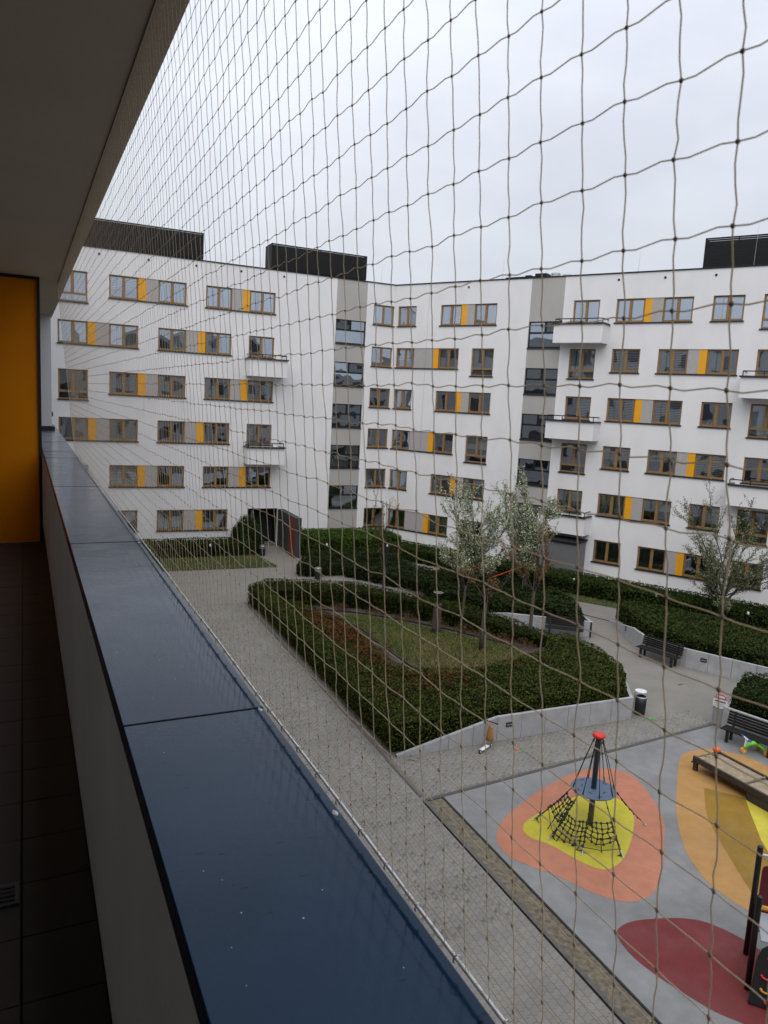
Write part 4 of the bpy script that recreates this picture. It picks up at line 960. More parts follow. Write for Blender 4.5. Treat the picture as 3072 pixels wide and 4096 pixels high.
# ---- notice board ------------------------------------------------------------------
t = thing('notice_board', 'playground notice board with white sheet and red arched top on two posts', 'sign', (21.38, 17.44, 0), math.atan2(-.36, .16))
for x in (-.2, .2): mb = MB(); mb.tube([(x, 0, 0), (x, 0, 1.08)], .022, 8); mb.build('post', STEEL, t)
mb = MB(); mb.box(-.178, .178, -.008, .008, .12, .78); mb.build('lower_panel', mat('sign_grey', (.27, .27, .28), .6), t)
mb = MB(); mb.v = []; prof = [(-.24, .80), (-.1, .74), (0, .72), (.1, .74), (.24, .80), (.24, 1.06), (-.24, 1.06)]
n = len(prof); mb.v = [(x, -.032, z) for x, z in prof] + [(x, -.022, z) for x, z in prof]; mb.f = [tuple(range(n)), tuple(reversed(range(n, 2 * n)))] + [(i, i + n, (i + 1) % n + n, (i + 1) % n) for i in range(n)]
mb.build('sheet', mat('sign_white', (.72, .72, .73), .5), t)
mb = MB(); mb.box(-.18, .18, -.036, -.033, .96, 1.0); mb.build('dark_heading', BLACK, t)
mb = MB()
for k in range(4): mb.box(-.18, .16 - .05 * (k % 2), -.036, -.033, .92 - k * .035, .926 - k * .035)
mb.build('print_line', mat('print_grey', (.3, .3, .32), .7), t)
prof = [(-.27, 1.065), (.27, 1.065), (.22, 1.09), (.17, 1.13), (.16, 1.2), (.08, 1.24), (-.08, 1.24), (-.16, 1.2), (-.17, 1.13), (-.22, 1.09)]; n = len(prof); mb = MB()
mb.v = [(x, -.034, z) for x, z in prof] + [(x, .02, z) for x, z in prof]; mb.f = [tuple(range(n)), tuple(reversed(range(n, 2 * n)))] + [(i, i + n, (i + 1) % n + n, (i + 1) % n) for i in range(n)]
mb.build('arched_top', mat('faded_red', (.42, .16, .15), .6), t)
mb = MB(); mb.box(-.13, .13, -.038, -.0345, 1.12, 1.19); mb.build('title_plate', mat('sign_white', (.7, .7, .7)), t)

# ---- rope carousel ------------------------------------------------------------------
ROPE = mat('dark_rope', (.022, .020, .018), .8); TURQ = mat('carousel_blue', (.085, .125, .19), .55, var=.08)
cz = thing('rope_carousel', 'rope climbing carousel with red cap, blue round platform and black nets', 'play equipment', (12.91, 14.03, 0))
mb = MB(); mb.lathe([(.075, 0), (.075, .98)], 14); mb.build('lower_pole', mat('brown_grey_pole', (.085, .07, .06), .5), cz, True)
mb = MB(); mb.lathe([(.07, 1.03), (.07, 2.4), (.1, 2.41), (.1, 2.46)], 14); mb.build('upper_pole', mat('slate_pole', (.06, .085, .11), .4), cz, True)
mb = MB(); mb.lathe([(.155, 2.45), (.17, 2.48), (.15, 2.53), (.08, 2.555), (.001, 2.56)], 22); mb.build('red_cap', mat('red_plastic', (.62, .025, .018), .4), cz, True)
pl = MB(); pl.lathe([(.565, .985), (.58, 1.0), (.58, 1.015), (.565, 1.03)], 40); plat = pl.build('platform', TURQ, cz)
for k in range(9):
    a = 6.283 * k / 9 + .2; rr = .3 if k % 2 else .45; ca, sa = math.cos(a), math.sin(a); mb = MB()
    mb.pts8([(rr * ca - s * .06 * sa - w_ * .015 * ca, rr * sa + s * .06 * ca - w_ * .015 * sa, z) for z in (1.031, 1.034) for s, w_ in ((-1, -1), (1, -1), (1, 1), (-1, 1))]); mb.build('platform_slot', BLACK, plat)
for k in range(8):
    a = 6.283 * k / 8 + .35; ca, sa = math.cos(a), math.sin(a); mb = MB()
    mb.tube([(.1 * ca, .1 * sa, 2.44), (.33 * ca, .33 * sa, 1.74), (.545 * ca, .545 * sa, 1.03)], .011, 5); ro = mb.build('suspension_rope', ROPE if k % 2 else BENCHW, cz)
    mb = MB(); mb.sphere((.13 * ca, .13 * sa, 2.33), .028, 7, 5); mb.tube([(.5 * ca, .5 * sa, 1.16), (.545 * ca, .545 * sa, 1.03)], .018, 6); mb.build('clamp', BLACK, ro)
ANG = [153, 188, 223, 262, 300, 339, 18, 62, 108]
ANC = [(1.5 * math.cos(R(a)), 1.5 * math.sin(R(a)), 0) for a in ANG]
TOPA = [(.56 * math.cos(R(a)), .56 * math.sin(R(a)), 1.0) for a in ANG]
def lerp3(a, b, t): return tuple(a[i] + (b[i] - a[i]) * t for i in range(3))
for i in (0, 1, 2, 3, 5):
    a, b = TOPA[i], ANC[i]; mb = MB(); mid = lerp3(a, b, .5); mid = (mid[0], mid[1], mid[2] - .05); mb.tube([a, mid, lerp3(a, b, .9)], .011, 5); ro = mb.build('guy_rope', ROPE, cz)
    mb = MB()
    for k in range(1, 7): q = lerp3(a, b, k / 8); mb.sphere((q[0], q[1], q[2] - .05 * math.sin(3.14 * k / 8)), .026, 7, 5)
    tag(mb.build('rope_knot', ROPE, ro), kind='stuff')
    mb = MB(); q = lerp3(a, b, .86); mb.tube([q, b], .016, 6); mb.sphere(b, .035, 7, 4); mb.build('ground_anchor', STEEL, ro)
def rope_net(i, j, t0, t1, s0, s1, nu, nv):
    mb = MB(); kn = MB()
    def pt(u, v):
        a = lerp3(TOPA[i], ANC[i], t0 + (t1 - t0) * v); b = lerp3(TOPA[j], ANC[j], t0 + (t1 - t0) * v); q = lerp3(a, b, s0 + (s1 - s0) * u); jr = np.random.RandomState(int(u * 97 + v * 1009 + i * 31)); dj = jr.normal(0, .012, 3); return (q[0] + dj[0], q[1] + dj[1], q[2] - .05 - .13 * math.sin(3.14 * u) * (.4 + v) + dj[2])
    for u in range(nu + 1): mb.tube([pt(u / nu, v / nv) for v in range(nv + 1)], .011, 4)
    for v in range(nv + 1): mb.tube([pt(u / nu, v / nv) for u in range(nu + 1)], .011, 4)
    for u in range(nu + 1):
        for v in range(nv + 1): kn.sphere(pt(u / nu, v / nv), .034, 7, 5)
    o = mb.build('rope_net', ROPE, cz); tag(kn.build('net_knot', ROPE, o), kind='stuff')
rope_net(0, 1, .14, .52, 0, 1, 5, 5); rope_net(1, 2, .4, .88, 0, 1, 6, 6); rope_net(2, 3, .36, .64, 0, 1, 5, 4); rope_net(2, 3, .64, .9, 0, 1, 2, 1); rope_net(0, 1, .52, .88, 0, 1, 2, 1)
for a, b in (((0, .55), (1, .62)), ((1, .62), (1, .86)), ((1, .86), (2, .86)), ((2, .86), (3, .84)), ((0, .6), (1, .86)), ((5, .1), (5, .6))):
    p = lerp3(TOPA[a[0]], ANC[a[0]], a[1]); q = lerp3(TOPA[b[0]], ANC[b[0]], b[1]); m_ = lerp3(p, q, .5); m_ = (m_[0], m_[1], m_[2] - .07)
    mb = MB(); mb.tube([p, m_, q], .009, 4); mb.sphere(p, .028, 7, 5); mb.build('link_rope', ROPE, cz)

# ---- sand table -------------------------------------------------------------------
st = thing('sand_table', 'weathered wooden sand play table with low legs on the tan patch', 'play table', (18.55, 15.45, 0), R(2))
OLDW = mat('weathered_timber', (.20, .16, .115), .85, var=.35, vscale=5, bump=.4, bscale=40); DKW = mat('dark_timber', (.045, .033, .026), .75, var=.3, vscale=8)  # second timber tone is darker, for side boards, base box and legs
SANDM = mat('table_sand', (.30, .235, .155), .95, var=.25, vscale=6, bump=.7, bscale=45, bdist=.02)
mb = MB(); mb.box(-.46, .46, -1.72, -.06, .36, .41); mb.build('sand_tray', SANDM, st)
mb = MB(); mb.box(-.46, .46, -4.3, -1.78, .33, .38); mb.build('sand_tray', SANDM, st)
for x in (-.54, .46): mb = MB(); mb.box(x, x + .075, -4.3, 0, .28, .46); mb.build('side_board', DKW, st, bevel=.008)
for y in (-.075, -1.765): mb = MB(); mb.box(-.46, .46, y, y + .05, .3, .445); mb.build('cross_board', OLDW, st, bevel=.006)
mb = MB(); mb.box(-.52, .52, -4.3, -1.9, .02, .28); mb.build('base_box', DKW, st)
for x in (-.52, .42):
    mb = MB(); mb.box(x, x + .1, -.14, -.02, 0, .3); mb.build('leg', DKW, st)
mb = MB(); mb.tube([(-.56, -.08, .3), (-.64, -.06, .3)], .03, 8); mb.build('peg', BLACK, st)
rs = np.random.RandomState(3); mb = MB()
for k in range(14): x, y = rs.uniform(-.4, .2), rs.uniform(-.5, -.1); mb.box(x, x + rs.uniform(.02, .07), y, y + rs.uniform(.01, .03), .411, .418)
mb.build('debris', BLACK, st)
mb = MB(); mb.lathe([(.09, 0), (.12, .03), (.11, .1), (.07, .13), (.01, .14)], 14, (18.97, 15.4, .46)); tag(mb.build('toy_mould', mat('orange_plastic', (.75, .12, .02), .4), None, True), 'orange plastic sand toy on the far corner of the sand table', 'toy')

# ---- ride-on toy --------------------------------------------------------------------
t = thing('ride_on_toy', 'green toddler ride-on with yellow wheels and blue handlebar', 'toy', (20.92, 15.6, 0), R(-20)); t.scale = (1.25, 1.25, 1.25)
GRN = mat('lime_plastic', (.16, .55, .03), .4); YW = mat('amber_plastic', (.75, .33, .02), .4); BLU = mat('blue_plastic', (.02, .12, .5), .4); WHP = mat('white_plastic', (.75, .75, .75), .4)
mb = MB(); mb.tube([(-.25, 0, .12), (-.18, 0, .24), (-.02, 0, .28), (.1, 0, .25)], [.05, .06, .055, .05], 10); mb.build('body', GRN, t, True)
for s in (-1, 1): mb = MB(); mb.tube([(.06, 0, .26), (.18, s * .1, .2), (.26, s * .15, .08)], [.045, .04, .035], 8); mb.build('rear_fork', GRN, t, True)
for x, y in ((-.27, .0), (.27, -.17), (.27, .17)):
    mb = MB(); mb.tube([(x, y - .035, .075), (x, y + .035, .075)], .075, 16); w_ = mb.build('wheel', YW, t); mb = MB(); mb.tube([(x, y - .04, .075), (x, y + .04, .075)], .02, 8); mb.build('hub', WHP, w_)
mb = MB(); mb.tube([(-.25, 0, .12), (-.23, 0, .38)], .03, 8); mb.build('stem', WHP, t); mb = MB(); mb.tube([(-.23, -.2, .4), (-.23, -.1, .4)], .025, 8); mb.build('grip', BLU, t); mb = MB(); mb.tube([(-.23, .2, .4), (-.23, .1, .4)], .025, 8); mb.build('grip', BLU, t); mb = MB(); mb.tube([(-.23, -.1, .4), (-.23, .1, .4)], .02, 8); mb.build('handlebar', WHP, t)

# ---- scooter with a jacket hung on it ----------------------------------------------------
t = thing('kick_scooter', 'white and black kick scooter leaning at the island wall', 'scooter', (12.55, 18.6, 0), R(28)); t.scale = (1.15, 1.15, 1.15)
mb = MB(); mb.box(-.28, .12, -.055, .055, .07, .095); mb.build('deck', WHP, t, bevel=.01)
for x in (-.32, .26):
    mb = MB(); mb.tube([(x, -.018, .055), (x, .018, .055)], .055, 14); w_ = mb.build('wheel', BLACK, t); mb = MB(); mb.tube([(x, -.021, .055), (x, .021, .055)], .03, 10); mb.build('rim', WHP, w_)
mb = MB(); mb.tube([(.12, 0, .085), (.22, 0, .12), (.25, 0, .2), (.2, 0, .72)], .018, 8); mb.build('steering_post', STEEL, t)
mb = MB(); mb.tube([(.2, -.19, .74), (.2, .19, .74)], .014, 8); hb = mb.build('handlebar', BLACK, t)
for s in (-1, 1): mb = MB(); mb.tube([(.2, s * .12, .74), (.2, s * .21, .74)], .02, 8); mb.build('grip', BLACK, hb)
mb = MB(); n = 16
for j, (z, rx, ry) in enumerate(((.2, .1, .12), (.35, .085, .11), (.5, .065, .085), (.62, .045, .055), (.72, .025, .03))):
    for k in range(n):
        a = 6.283 * k / n; f = 1 + .16 * math.sin(k * 3.9 + j * .5); mb.v.append((.23 - (z - .2) * .05 + rx * f * math.cos(a), ry * f * math.sin(a), z + .02 * math.sin(k * 2.2)))
for j in range(4):
    for k in range(n): mb.f.append((j * n + k, j * n + (k + 1) % n, (j + 1) * n + (k + 1) % n, (j + 1) * n + k))
jk = mb.build('jacket', mat('ochre_cloth', (.42, .20, .06), .9, var=.15, vscale=8), None, True); jk.location = (12.55, 18.6, 0); jk.rotation_euler = (0, 0, R(28)); jk.scale = (.95, .95, 1.15)
sol = jk.modifiers.new('s', 'SOLIDIFY'); sol.thickness = .008
tag(jk, 'ochre jacket draped over the handlebar of the scooter', 'jacket')

# ---- small things on the ground -------------------------------------------------------
def toy(name, label, x, y, m, rz, prof):
    mb = MB(); n = len(prof); mb.v = [(a, b, 0) for a, b in prof] + [(a * .85, b * .85, .03) for a, b in prof]; mb.f = [tuple(reversed(range(n))), tuple(range(n, 2 * n))] + [(i, (i + 1) % n, (i + 1) % n + n, i + n) for i in range(n)]
    o = mb.build(name, m); o.location = (x, y, .003); o.rotation_euler = (0, 0, rz); return tag(o, label, 'toy')
SP = [(-.12, -.015), (.02, -.015), (.04, -.05), (.12, -.04), (.13, .0), (.12, .04), (.04, .05), (.02, .015), (-.12, .015)]
toy('toy_spade', 'green toy spade lying before the island wall', 13.55, 18.1, mat('mint_plastic', (.08, .45, .10), .5), .3, SP)
toy('toy_spade', 'faded red toy shape lying beside the green spade before the wall', 13.5, 18.3, mat('pink_plastic', (.6, .13, .10), .5), 1.2, [(-.06, -.06), (.06, -.06), (.08, 0), (.06, .06), (-.06, .06), (-.08, 0)])
toy('toy_spade', 'bright green toy lying on the paving beyond the litter bin', 19.6, 18.72, mat('green_plastic', (.03, .5, .05), .5), 2.2, SP)
mb = MB(); mb.tube([(0, 0, .012), (.12, .03, .015), (.26, .02, .012)], .012, 5); o = mb.build('fallen_stick', TWIG); o.location = (23.2, 21.0, 0); tag(o, 'short dark stick lying on the paving before the right bench', 'stick')
mb = MB(); mb.tube([(0, 0, .01), (.1, -.03, .012), (.2, -.12, .01)], .008, 4); o = mb.build('fallen_stick', TWIG); o.location = (9.85, 18.75, 0); tag(o, 'thin curved twig lying at the low corner of the island wall', 'stick')

# ---- climbing tower at the right edge -----------------------------------------------------
t = thing('climbing_tower', 'black-post climbing tower with red panel and grip wall at the right edge', 'play equipment', (12.83, 9.13, 0))
BL = mat('black_coated_post', (.008, .008, .009), .4)
for x, y, h in ((0, 0, 2.38), (-.78, -.68, 1.95), (.95, -1.0, 2.4), (.2, -1.75, 2.4)): mb = MB(); mb.lathe([(.055, 0), (.055, h - .02), (.045, h), (.001, h + .01)], 14, (x, y, 0)); mb.build('post', BL, t, True)
REDP = mat('red_tower_panel', (.11, .006, .010), .45)
def vplate(p, q, z0, z1, th, r=.12):
    p, q = Vector((*p, 0)), Vector((*q, 0)); e = (q - p).normalized(); n = Vector((e.y, -e.x, 0)); l = (q - p).length; pr = []
    for cx, cz, a0 in ((l - r, z0 + r, -90), (l - r, z1 - r, 0), (r, z1 - r, 90), (r, z0 + r, 180)):
        for k in range(5): a = R(a0 + k * 22.5); pr.append((cx + r * math.cos(a), cz + r * math.sin(a)))
    m_ = MB(); N_ = len(pr); m_.v = [tuple(p + e * a + n * th / 2 + Vector((0, 0, b))) for a, b in pr] + [tuple(p + e * a - n * th / 2 + Vector((0, 0, b))) for a, b in pr]
    m_.f = [tuple(range(N_)), tuple(reversed(range(N_, 2 * N_)))] + [(i, i + N_, (i + 1) % N_ + N_, (i + 1) % N_) for i in range(N_)]
    return m_
pn = vplate((.06, -.06), (.42, -.4), .55, 2.0, .03).build('red_panel', REDP, t)
for z in (.95, 1.65): mb = MB(); c = Vector((.27, -.26, z)); mb.sphere((.25, -.28, z), .035, 8, 5, 1.6); mb.build('panel_hole', mat('pale_hole', (.5, .42, .34), .6), pn)
mb = MB(); mb.tube([(-.75, -.7, 1.72), (.2, -1.6, 1.72)], .05, 8); mb.build('crossbar', mat('amber_bar', (.5, .24, .02), .45), t)
mb = MB(); mb.tube([(.03, -.02, 2.2), (.95, -1.0, 2.3)], .025, 8); mb.build('top_rail', STEEL, t)
gb, ge, gu = Vector((-1.07, -.93, .02)), Vector((.67, -.74, 0)) * .85, Vector((.42, .2, .93)); gn = ge.cross(gu).normalized(); gn = gn if gn.x < 0 else -gn
mb = MB(); cnr = []
for fu, fv in ((0, 0), (1, 0), (1, .92), (.93, 1), (.14, 1), (.05, .93), (0, .8)): cnr.append(gb + ge * fu + gu * fv)
n = len(cnr); mb.v = [tuple(q + gn * .03) for q in cnr] + [tuple(q - gn * .03) for q in cnr]; mb.f = [tuple(range(n)), tuple(reversed(range(n, 2 * n)))] + [(i, i + n, (i + 1) % n + n, (i + 1) % n) for i in range(n)]
gw = mb.build('grip_wall', BL, t)
mb = MB(); mb.pts8([(-.66, -.74, 1.0), (.3, -1.7, 1.0), (.85, -.95, 1.0), (.0, -.12, 1.0), (-.66, -.74, 1.04), (.3, -1.7, 1.04), (.85, -.95, 1.04), (.0, -.12, 1.04)]); mb.build('deck', mat('tower_deck', (.35, .36, .38), .6), t)
GR, GY = mat('grip_red', (.55, .02, .02), .4), mat('grip_yellow', (.6, .28, .02), .4)
ee = ge.normalized()
for fu, fv, m_ in ((.3, .8, GR), (.24, .5, GR), (.28, .28, GY), (.4, .1, GR), (.6, .65, GR), (.7, .35, GY), (.75, .85, GY)):
    q = gb + ge * fu + gu * fv + gn * .03; dn = -gu.normalized()
    mb = MB(); mb.tube([q - ee * .08, q - ee * .065 + gn * .045 + dn * .02, q + gn * .06 + dn * .035, q + ee * .065 + gn * .045 + dn * .02, q + ee * .08], [.03, .02, .018, .02, .03], 8); mb.build('grip', m_, gw)
# ================================================================== THE BALCONY
TH = R(1.43)                       # the balcony runs 1.4 degrees off the court's grid
SOFF, FLOOR, COP = 11.53, 9.40, 10.15
def bthing(name, label, cat, group=None): return thing(name, label, cat, (0, 0, 0), TH, group)
def bstruct(name, mb, m):
    o = mb.build(name, m); o.rotation_euler = (0, 0, TH); o['kind'] = 'structure'; return o
CEIL = mat('ceiling_plaster', (.50, .45, .36), .9, var=.06, vscale=1.5, bump=.1, bscale=70)
PARA = mat('parapet_plaster', (.74, .725, .70), .88, var=.10, vscale=1.7, bump=.15, bscale=70)
COLW = plaster_mat('column_plaster', (.66, .66, .68))
# own house wing (seen only as mirror image in the panes across, and as the balcony's shell)
hw = MB()
hw.box(-12, .325, -40, 50.2, -.05, FLOOR - .2); hw.box(-12, .33, -40, 50.2, SOFF + .25, 19.2)
hw.box(-12, -1.35, -40, 10.4, FLOOR - .2, SOFF + .25); hw.box(-12, .325, 10.55, 50.2, FLOOR - .2, SOFF + .25); hw.box(-12, .325, -40, -3.2, FLOOR - .2, SOFF + .25)
hw.box(.33, 62, -44, -31, -.05, 18.6)
home = bstruct('home_wing', hw, mat('home_wing_render', (.36, .34, .32), .85, var=.05))
for i in range(6):
    z0 = 1.3 + 3 * i
    for k in range(-13, 17):
        y = 3.0 * k
        if z0 > 8.5 and z0 < 12 and -4.5 < y < 10.6: continue
        X_ = .331 if z0 > 11.5 else .326
        mb = MB(); mb.box(X_, X_ + .02, y, y + 1.9, z0, z0 + 1.42); w_ = mb.build('window', mat('dark_pane', (.02, .022, .025), .08, spec=.8), home)
        mb = MB(); mb.box(X_, X_ + .06, y - .05, y + 1.95, z0 - .06, z0); mb.build('sill', SILL, w_)
for i in range(6):
    for q in range(18):
        x_ = 1.5 + 3.3 * q; z0 = 1.3 + 3 * i; mb = MB(); mb.box(x_, x_ + 2.1, -30.998, -30.97, z0, z0 + 1.45); w_ = mb.build('window', MATS['dark_pane'], home)
        mb = MB(); mb.box(x_ - .05, x_ + 2.15, -30.998, -30.94, z0 - .06, z0); mb.build('sill', SILL, w_)
# ceiling slab and its beams
bstruct('balcony_ceiling', MB().box(-1.35, .335, -3.2, 10.55, SOFF, SOFF + .26), CEIL)
o = MB().box(.268, .2705, -3.2, 6.9, SOFF - .004, SOFF - .0005).build('ceiling_drip_profile', mat('drip_profile', (.12, .11, .095), .8)); o.rotation_euler = (0, 0, TH); tag(o, 'thin drip profile along the ceiling edge where the net is fixed', 'profile')
o = MB().box(.19, .312, 10.12, 10.48, 10.19, SOFF - .002).build('column', COLW); o.rotation_euler = (0, 0, TH); tag(o, 'white plaster column standing on the far end of the parapet', 'column')
o = MB().box(.17, .345, 10.05, 10.5, 10.152, 10.188).build('column_foot', SILL); o.rotation_euler = (0, 0, TH); tag(o, 'dark metal flashing under the white column', 'flashing')
# floor with tiles
fl = bstruct('balcony_floor', MB().box(-1.35, .146, -3.2, 10.4, FLOOR - .2, FLOOR - .012), mat('dark_grout', (.03, .026, .022), .95))
TILE = mat('brown_tile', (.035, .028, .02), .6, var=.15, vscale=4)
TILEP = mat('pinkish_tile', (.05, .036, .031), .6, var=.15, vscale=4)
tw, tl = .212, .213
def tile_mesh(w, l, m):
    mb = MB(); mb.box(.002, w - .002, .002, l - .002, -.01, 0); return mb.mesh('floor_tile', m)
tmA, tmB = tile_mesh(tw, tl, TILEP), tile_mesh(.168, tl, TILE)
for j in range(-5, 30):
    y = 1.562 + (j - 6) * tl
    for k in range(5):
        o = link('floor_tile', tmA, fl); o.location = (-.026 - (k + 1) * tw, y, FLOOR + random.uniform(-.0006, .0006))
    o = link('floor_tile', tmB, fl); o.location = (-.024, y, FLOOR + random.uniform(-.0006, .0006))
t = bthing('floor_drain', 'small dark metal drain grate in the tiled balcony floor', 'drain')
mb = MB(); mb.box(-.14, -.03, 1.9, 1.99, FLOOR + .002, FLOOR + .008); mb.build('frame', mat('dull_metal', (.10, .10, .10), .5, metal=.6), t)
for k in range(4): mb = MB(); mb.box(-.13, -.04, 1.912 + k * .018, 1.92 + k * .018, FLOOR + .0085, FLOOR + .011); mb.build('bar', BLACK, t)
# orange divider
t = bthing('divider_panel', 'orange balcony divider panel in a dark frame at the left edge', 'panel')
MB().box(-1.34, .105, 6.64, 6.66, FLOOR + .01, 11.525).build('panel', mat('orange_divider', (.80, .25, .002), .6, var=.05, vscale=1.2, spec=.12, bump=.1, bscale=90), t)
MB().box(.106, .128, 6.625, 6.675, FLOOR + .01, 11.527).build('frame', BLACK, t)
MB().box(-1.34, .105, 6.625, 6.637, 11.505, 11.526).build('frame', BLACK, t)
# parapet
par = bthing('parapet', 'plastered balcony parapet with wet slate-blue metal coping running away from the viewer', 'parapet')
MB().box(.146, .335, -3.2, 10.5, FLOOR - .02, COP - .04).build('wall', PARA, par)
def coping_mat():
    m = bpy.data.materials.new('wet_slate_metal'); m.use_nodes = True; t_ = m.node_tree; p = t_.nodes['Principled BSDF']
    p.inputs['Specular IOR Level'].default_value = .22; p.inputs['Specular Tint'].default_value = (.55, .8, 1, 1)
    g = t_.nodes.new('ShaderNodeTexCoord')
    def tex(kind, **k):
        n = t_.nodes.new(kind)
        for a, b in k.items(): n.inputs[a].default_value = b
        t_.links.new(g.outputs['Object'], n.inputs['Vector']); return n
    n1 = tex('ShaderNodeTexNoise', Scale=5.0, Detail=5); r = t_.nodes.new('ShaderNodeValToRGB')
    r.color_ramp.elements[0].position = .3; r.color_ramp.elements[1].position = .7; r.color_ramp.elements[0].color = (.004, .018, .046, 1); r.color_ramp.elements[1].color = (.007, .027, .064, 1)
    t_.links.new(n1.outputs['Fac'], r.inputs[0])
    # dark drip flecks, also painted in for the net cords' reflections
    mp = t_.nodes.new('ShaderNodeMapping'); mp.inputs['Scale'].default_value = (.35, 1.3, 1); t_.links.new(g.outputs['Object'], mp.inputs[0])
    vo = t_.nodes.new('ShaderNodeTexVoronoi'); vo.inputs['Scale'].default_value = 55; t_.links.new(mp.outputs[0], vo.inputs['Vector'])
    n3 = tex('ShaderNodeTexNoise', Scale=7.0, Detail=2)
    lt = t_.nodes.new('ShaderNodeMath'); lt.operation = 'LESS_THAN'; lt.inputs[1].default_value = .13; t_.links.new(vo.outputs['Distance'], lt.inputs[0])
    gt = t_.nodes.new('ShaderNodeMath'); gt.operation = 'GREATER_THAN'; gt.inputs[1].default_value = .5; t_.links.new(n3.outputs['Fac'], gt.inputs[0])
    an = t_.nodes.new('ShaderNodeMath'); an.operation = 'MULTIPLY'; t_.links.new(lt.outputs[0], an.inputs[0]); t_.links.new(gt.outputs[0], an.inputs[1])
    mx = t_.nodes.new('ShaderNodeMixRGB'); mx.inputs[2].default_value = (.006, .008, .011, 1); t_.links.new(an.outputs[0], mx.inputs[0]); t_.links.new(r.outputs[0], mx.inputs[1]); t_.links.new(mx.outputs[0], p.inputs['Base Color'])
    rr = t_.nodes.new('ShaderNodeMapRange'); rr.inputs[3].default_value = .02; rr.inputs[4].default_value = .24; t_.links.new(n3.outputs['Fac'], rr.inputs[0]); t_.links.new(rr.outputs[0], p.inputs['Roughness'])
    n4 = tex('ShaderNodeTexNoise', Scale=130.0, Detail=2); n5 = tex('ShaderNodeTexNoise', Scale=9.0, Detail=2)
    ad = t_.nodes.new('ShaderNodeMath'); ad.operation = 'MULTIPLY_ADD'; ad.inputs[1].default_value = .4; t_.links.new(n4.outputs['Fac'], ad.inputs[0]); t_.links.new(n5.outputs['Fac'], ad.inputs[2])
    b = t_.nodes.new('ShaderNodeBump'); b.inputs['Strength'].default_value = .16; b.inputs['Distance'].default_value = .003; t_.links.new(ad.outputs[0], b.inputs['Height']); t_.links.new(b.outputs[0], p.inputs['Normal'])
    return m
COPM = coping_mat()
seams = [-3.2, -1.95, -.38, 1.215, 2.775, 4.39, 6.15, 6.75, 7.94, 10.48]
for a, b in zip(seams[:-1], seams[1:]):
    mb = MB(); g_ = .0022
    mb.box(.139, .376, a + g_, b - g_, COP - .004, COP); mb.box(.1385, .1425, a + g_, b - g_, COP - .034, COP - .0045); mb.box(.3725, .3765, a + g_, b - g_, COP - .045, COP - .0045)
    mb.build('coping_sheet', COPM, par, bevel=.0012)
MB().box(.1445, .37, -3.2, 10.48, COP - .03, COP - .006).build('coping_underlay', BLACK, par)
for y in seams[1:-1]: MB().box(.1388, .3762, y - .0022, y + .0022, COP - .003, COP + .0008).build('seam_joint', mat('seam_black', (.006, .007, .009), .7, spec=.1), par)
rs = np.random.RandomState(9)
DROP = mat('water_drop', (.55, .6, .68), .08, spec=.8)
mb = MB()
for k in range(36):
    y = .45 + 3.2 * rs.rand() ** 1.5; x = rs.uniform(.15, .362); r_ = rs.uniform(.0005, .0013)
    prof = [(r_, 0), (r_ * .8, r_ * .45), (r_ * .3, r_ * .7)]; mb.lathe(prof, 7, (x, y, COP))
tag(mb.build('water_drops', DROP, par, True), kind='stuff')
for y in (.845, 1.2, 2.75):
    mb = MB(); n = 9; L_ = rs.uniform(.012, .02)
    for j in range(n):
        t_ = j / (n - 1); w_ = .0028 * (.35 + math.sin(math.pi * t_) * rs.uniform(.7, 1.2)); yy = y + t_ * L_
        mb.v += [(.369 - w_, yy, COP), (.369, yy, COP + .0022 * (.3 + math.sin(math.pi * t_))), (.369 + w_, yy, COP)]
    for j in range(n - 1):
        for q in (0, 1): mb.f.append((j * 3 + q, j * 3 + q + 1, j * 3 + q + 4, j * 3 + q + 3))
    mb.build('sealant', mat('white_sealant', (.75, .76, .78), .5), par, True)

# ---- safety net --------------------------------------------------------------------
NX = .372
def nx(z): return .372 - .0747 * (z - 10.165)          # the net leans inwards to the ceiling
net = bthing('safety_net', 'khaki knotted safety net stretched between coping rod and balcony ceiling', 'net')
def cord_mat():
    m = bpy.data.materials.new('khaki_cord'); m.use_nodes = True; t_ = m.node_tree; t_.nodes.clear()
    o = t_.nodes.new('ShaderNodeOutputMaterial'); d = t_.nodes.new('ShaderNodeBsdfDiffuse'); tl = t_.nodes.new('ShaderNodeBsdfTranslucent'); mx = t_.nodes.new('ShaderNodeMixShader')
    d.inputs[0].default_value = (.80, .70, .54, 1); tl.inputs[0].default_value = (.80, .69, .52, 1); mx.inputs[0].default_value = .5
    t_.links.new(d.outputs[0], mx.inputs[1]); t_.links.new(tl.outputs[0], mx.inputs[2]); t_.links.new(mx.outputs[0], o.inputs[0]); return m
CORD = cord_mat()
zs = [10.798 + .0406 * j for j in range(-15, 19)]
zs = [q for q in zs if 10.178 < q < SOFF - .006]
ys = [.277 + .0392 * k for k in range(-5, 172)]
def yend(z): return 6.58 + (z - 10.19) * .3
rs = np.random.RandomState(77)
jit = rs.normal(0, .0011, (len(ys), len(zs), 2)); jx = rs.normal(0, .0006, (len(ys), len(zs)))
SH = .038
def kp(i, j):
    y = ys[i] + SH * (zs[j] - 10.798); return Vector((nx(zs[j]) + jx[i, j], y + jit[i, j, 0], zs[j] + jit[i, j, 1]))
cr_ = .00046
alive = [[ys[i] < yend(zs[j]) for j in range(len(zs))] for i in range(len(ys))]
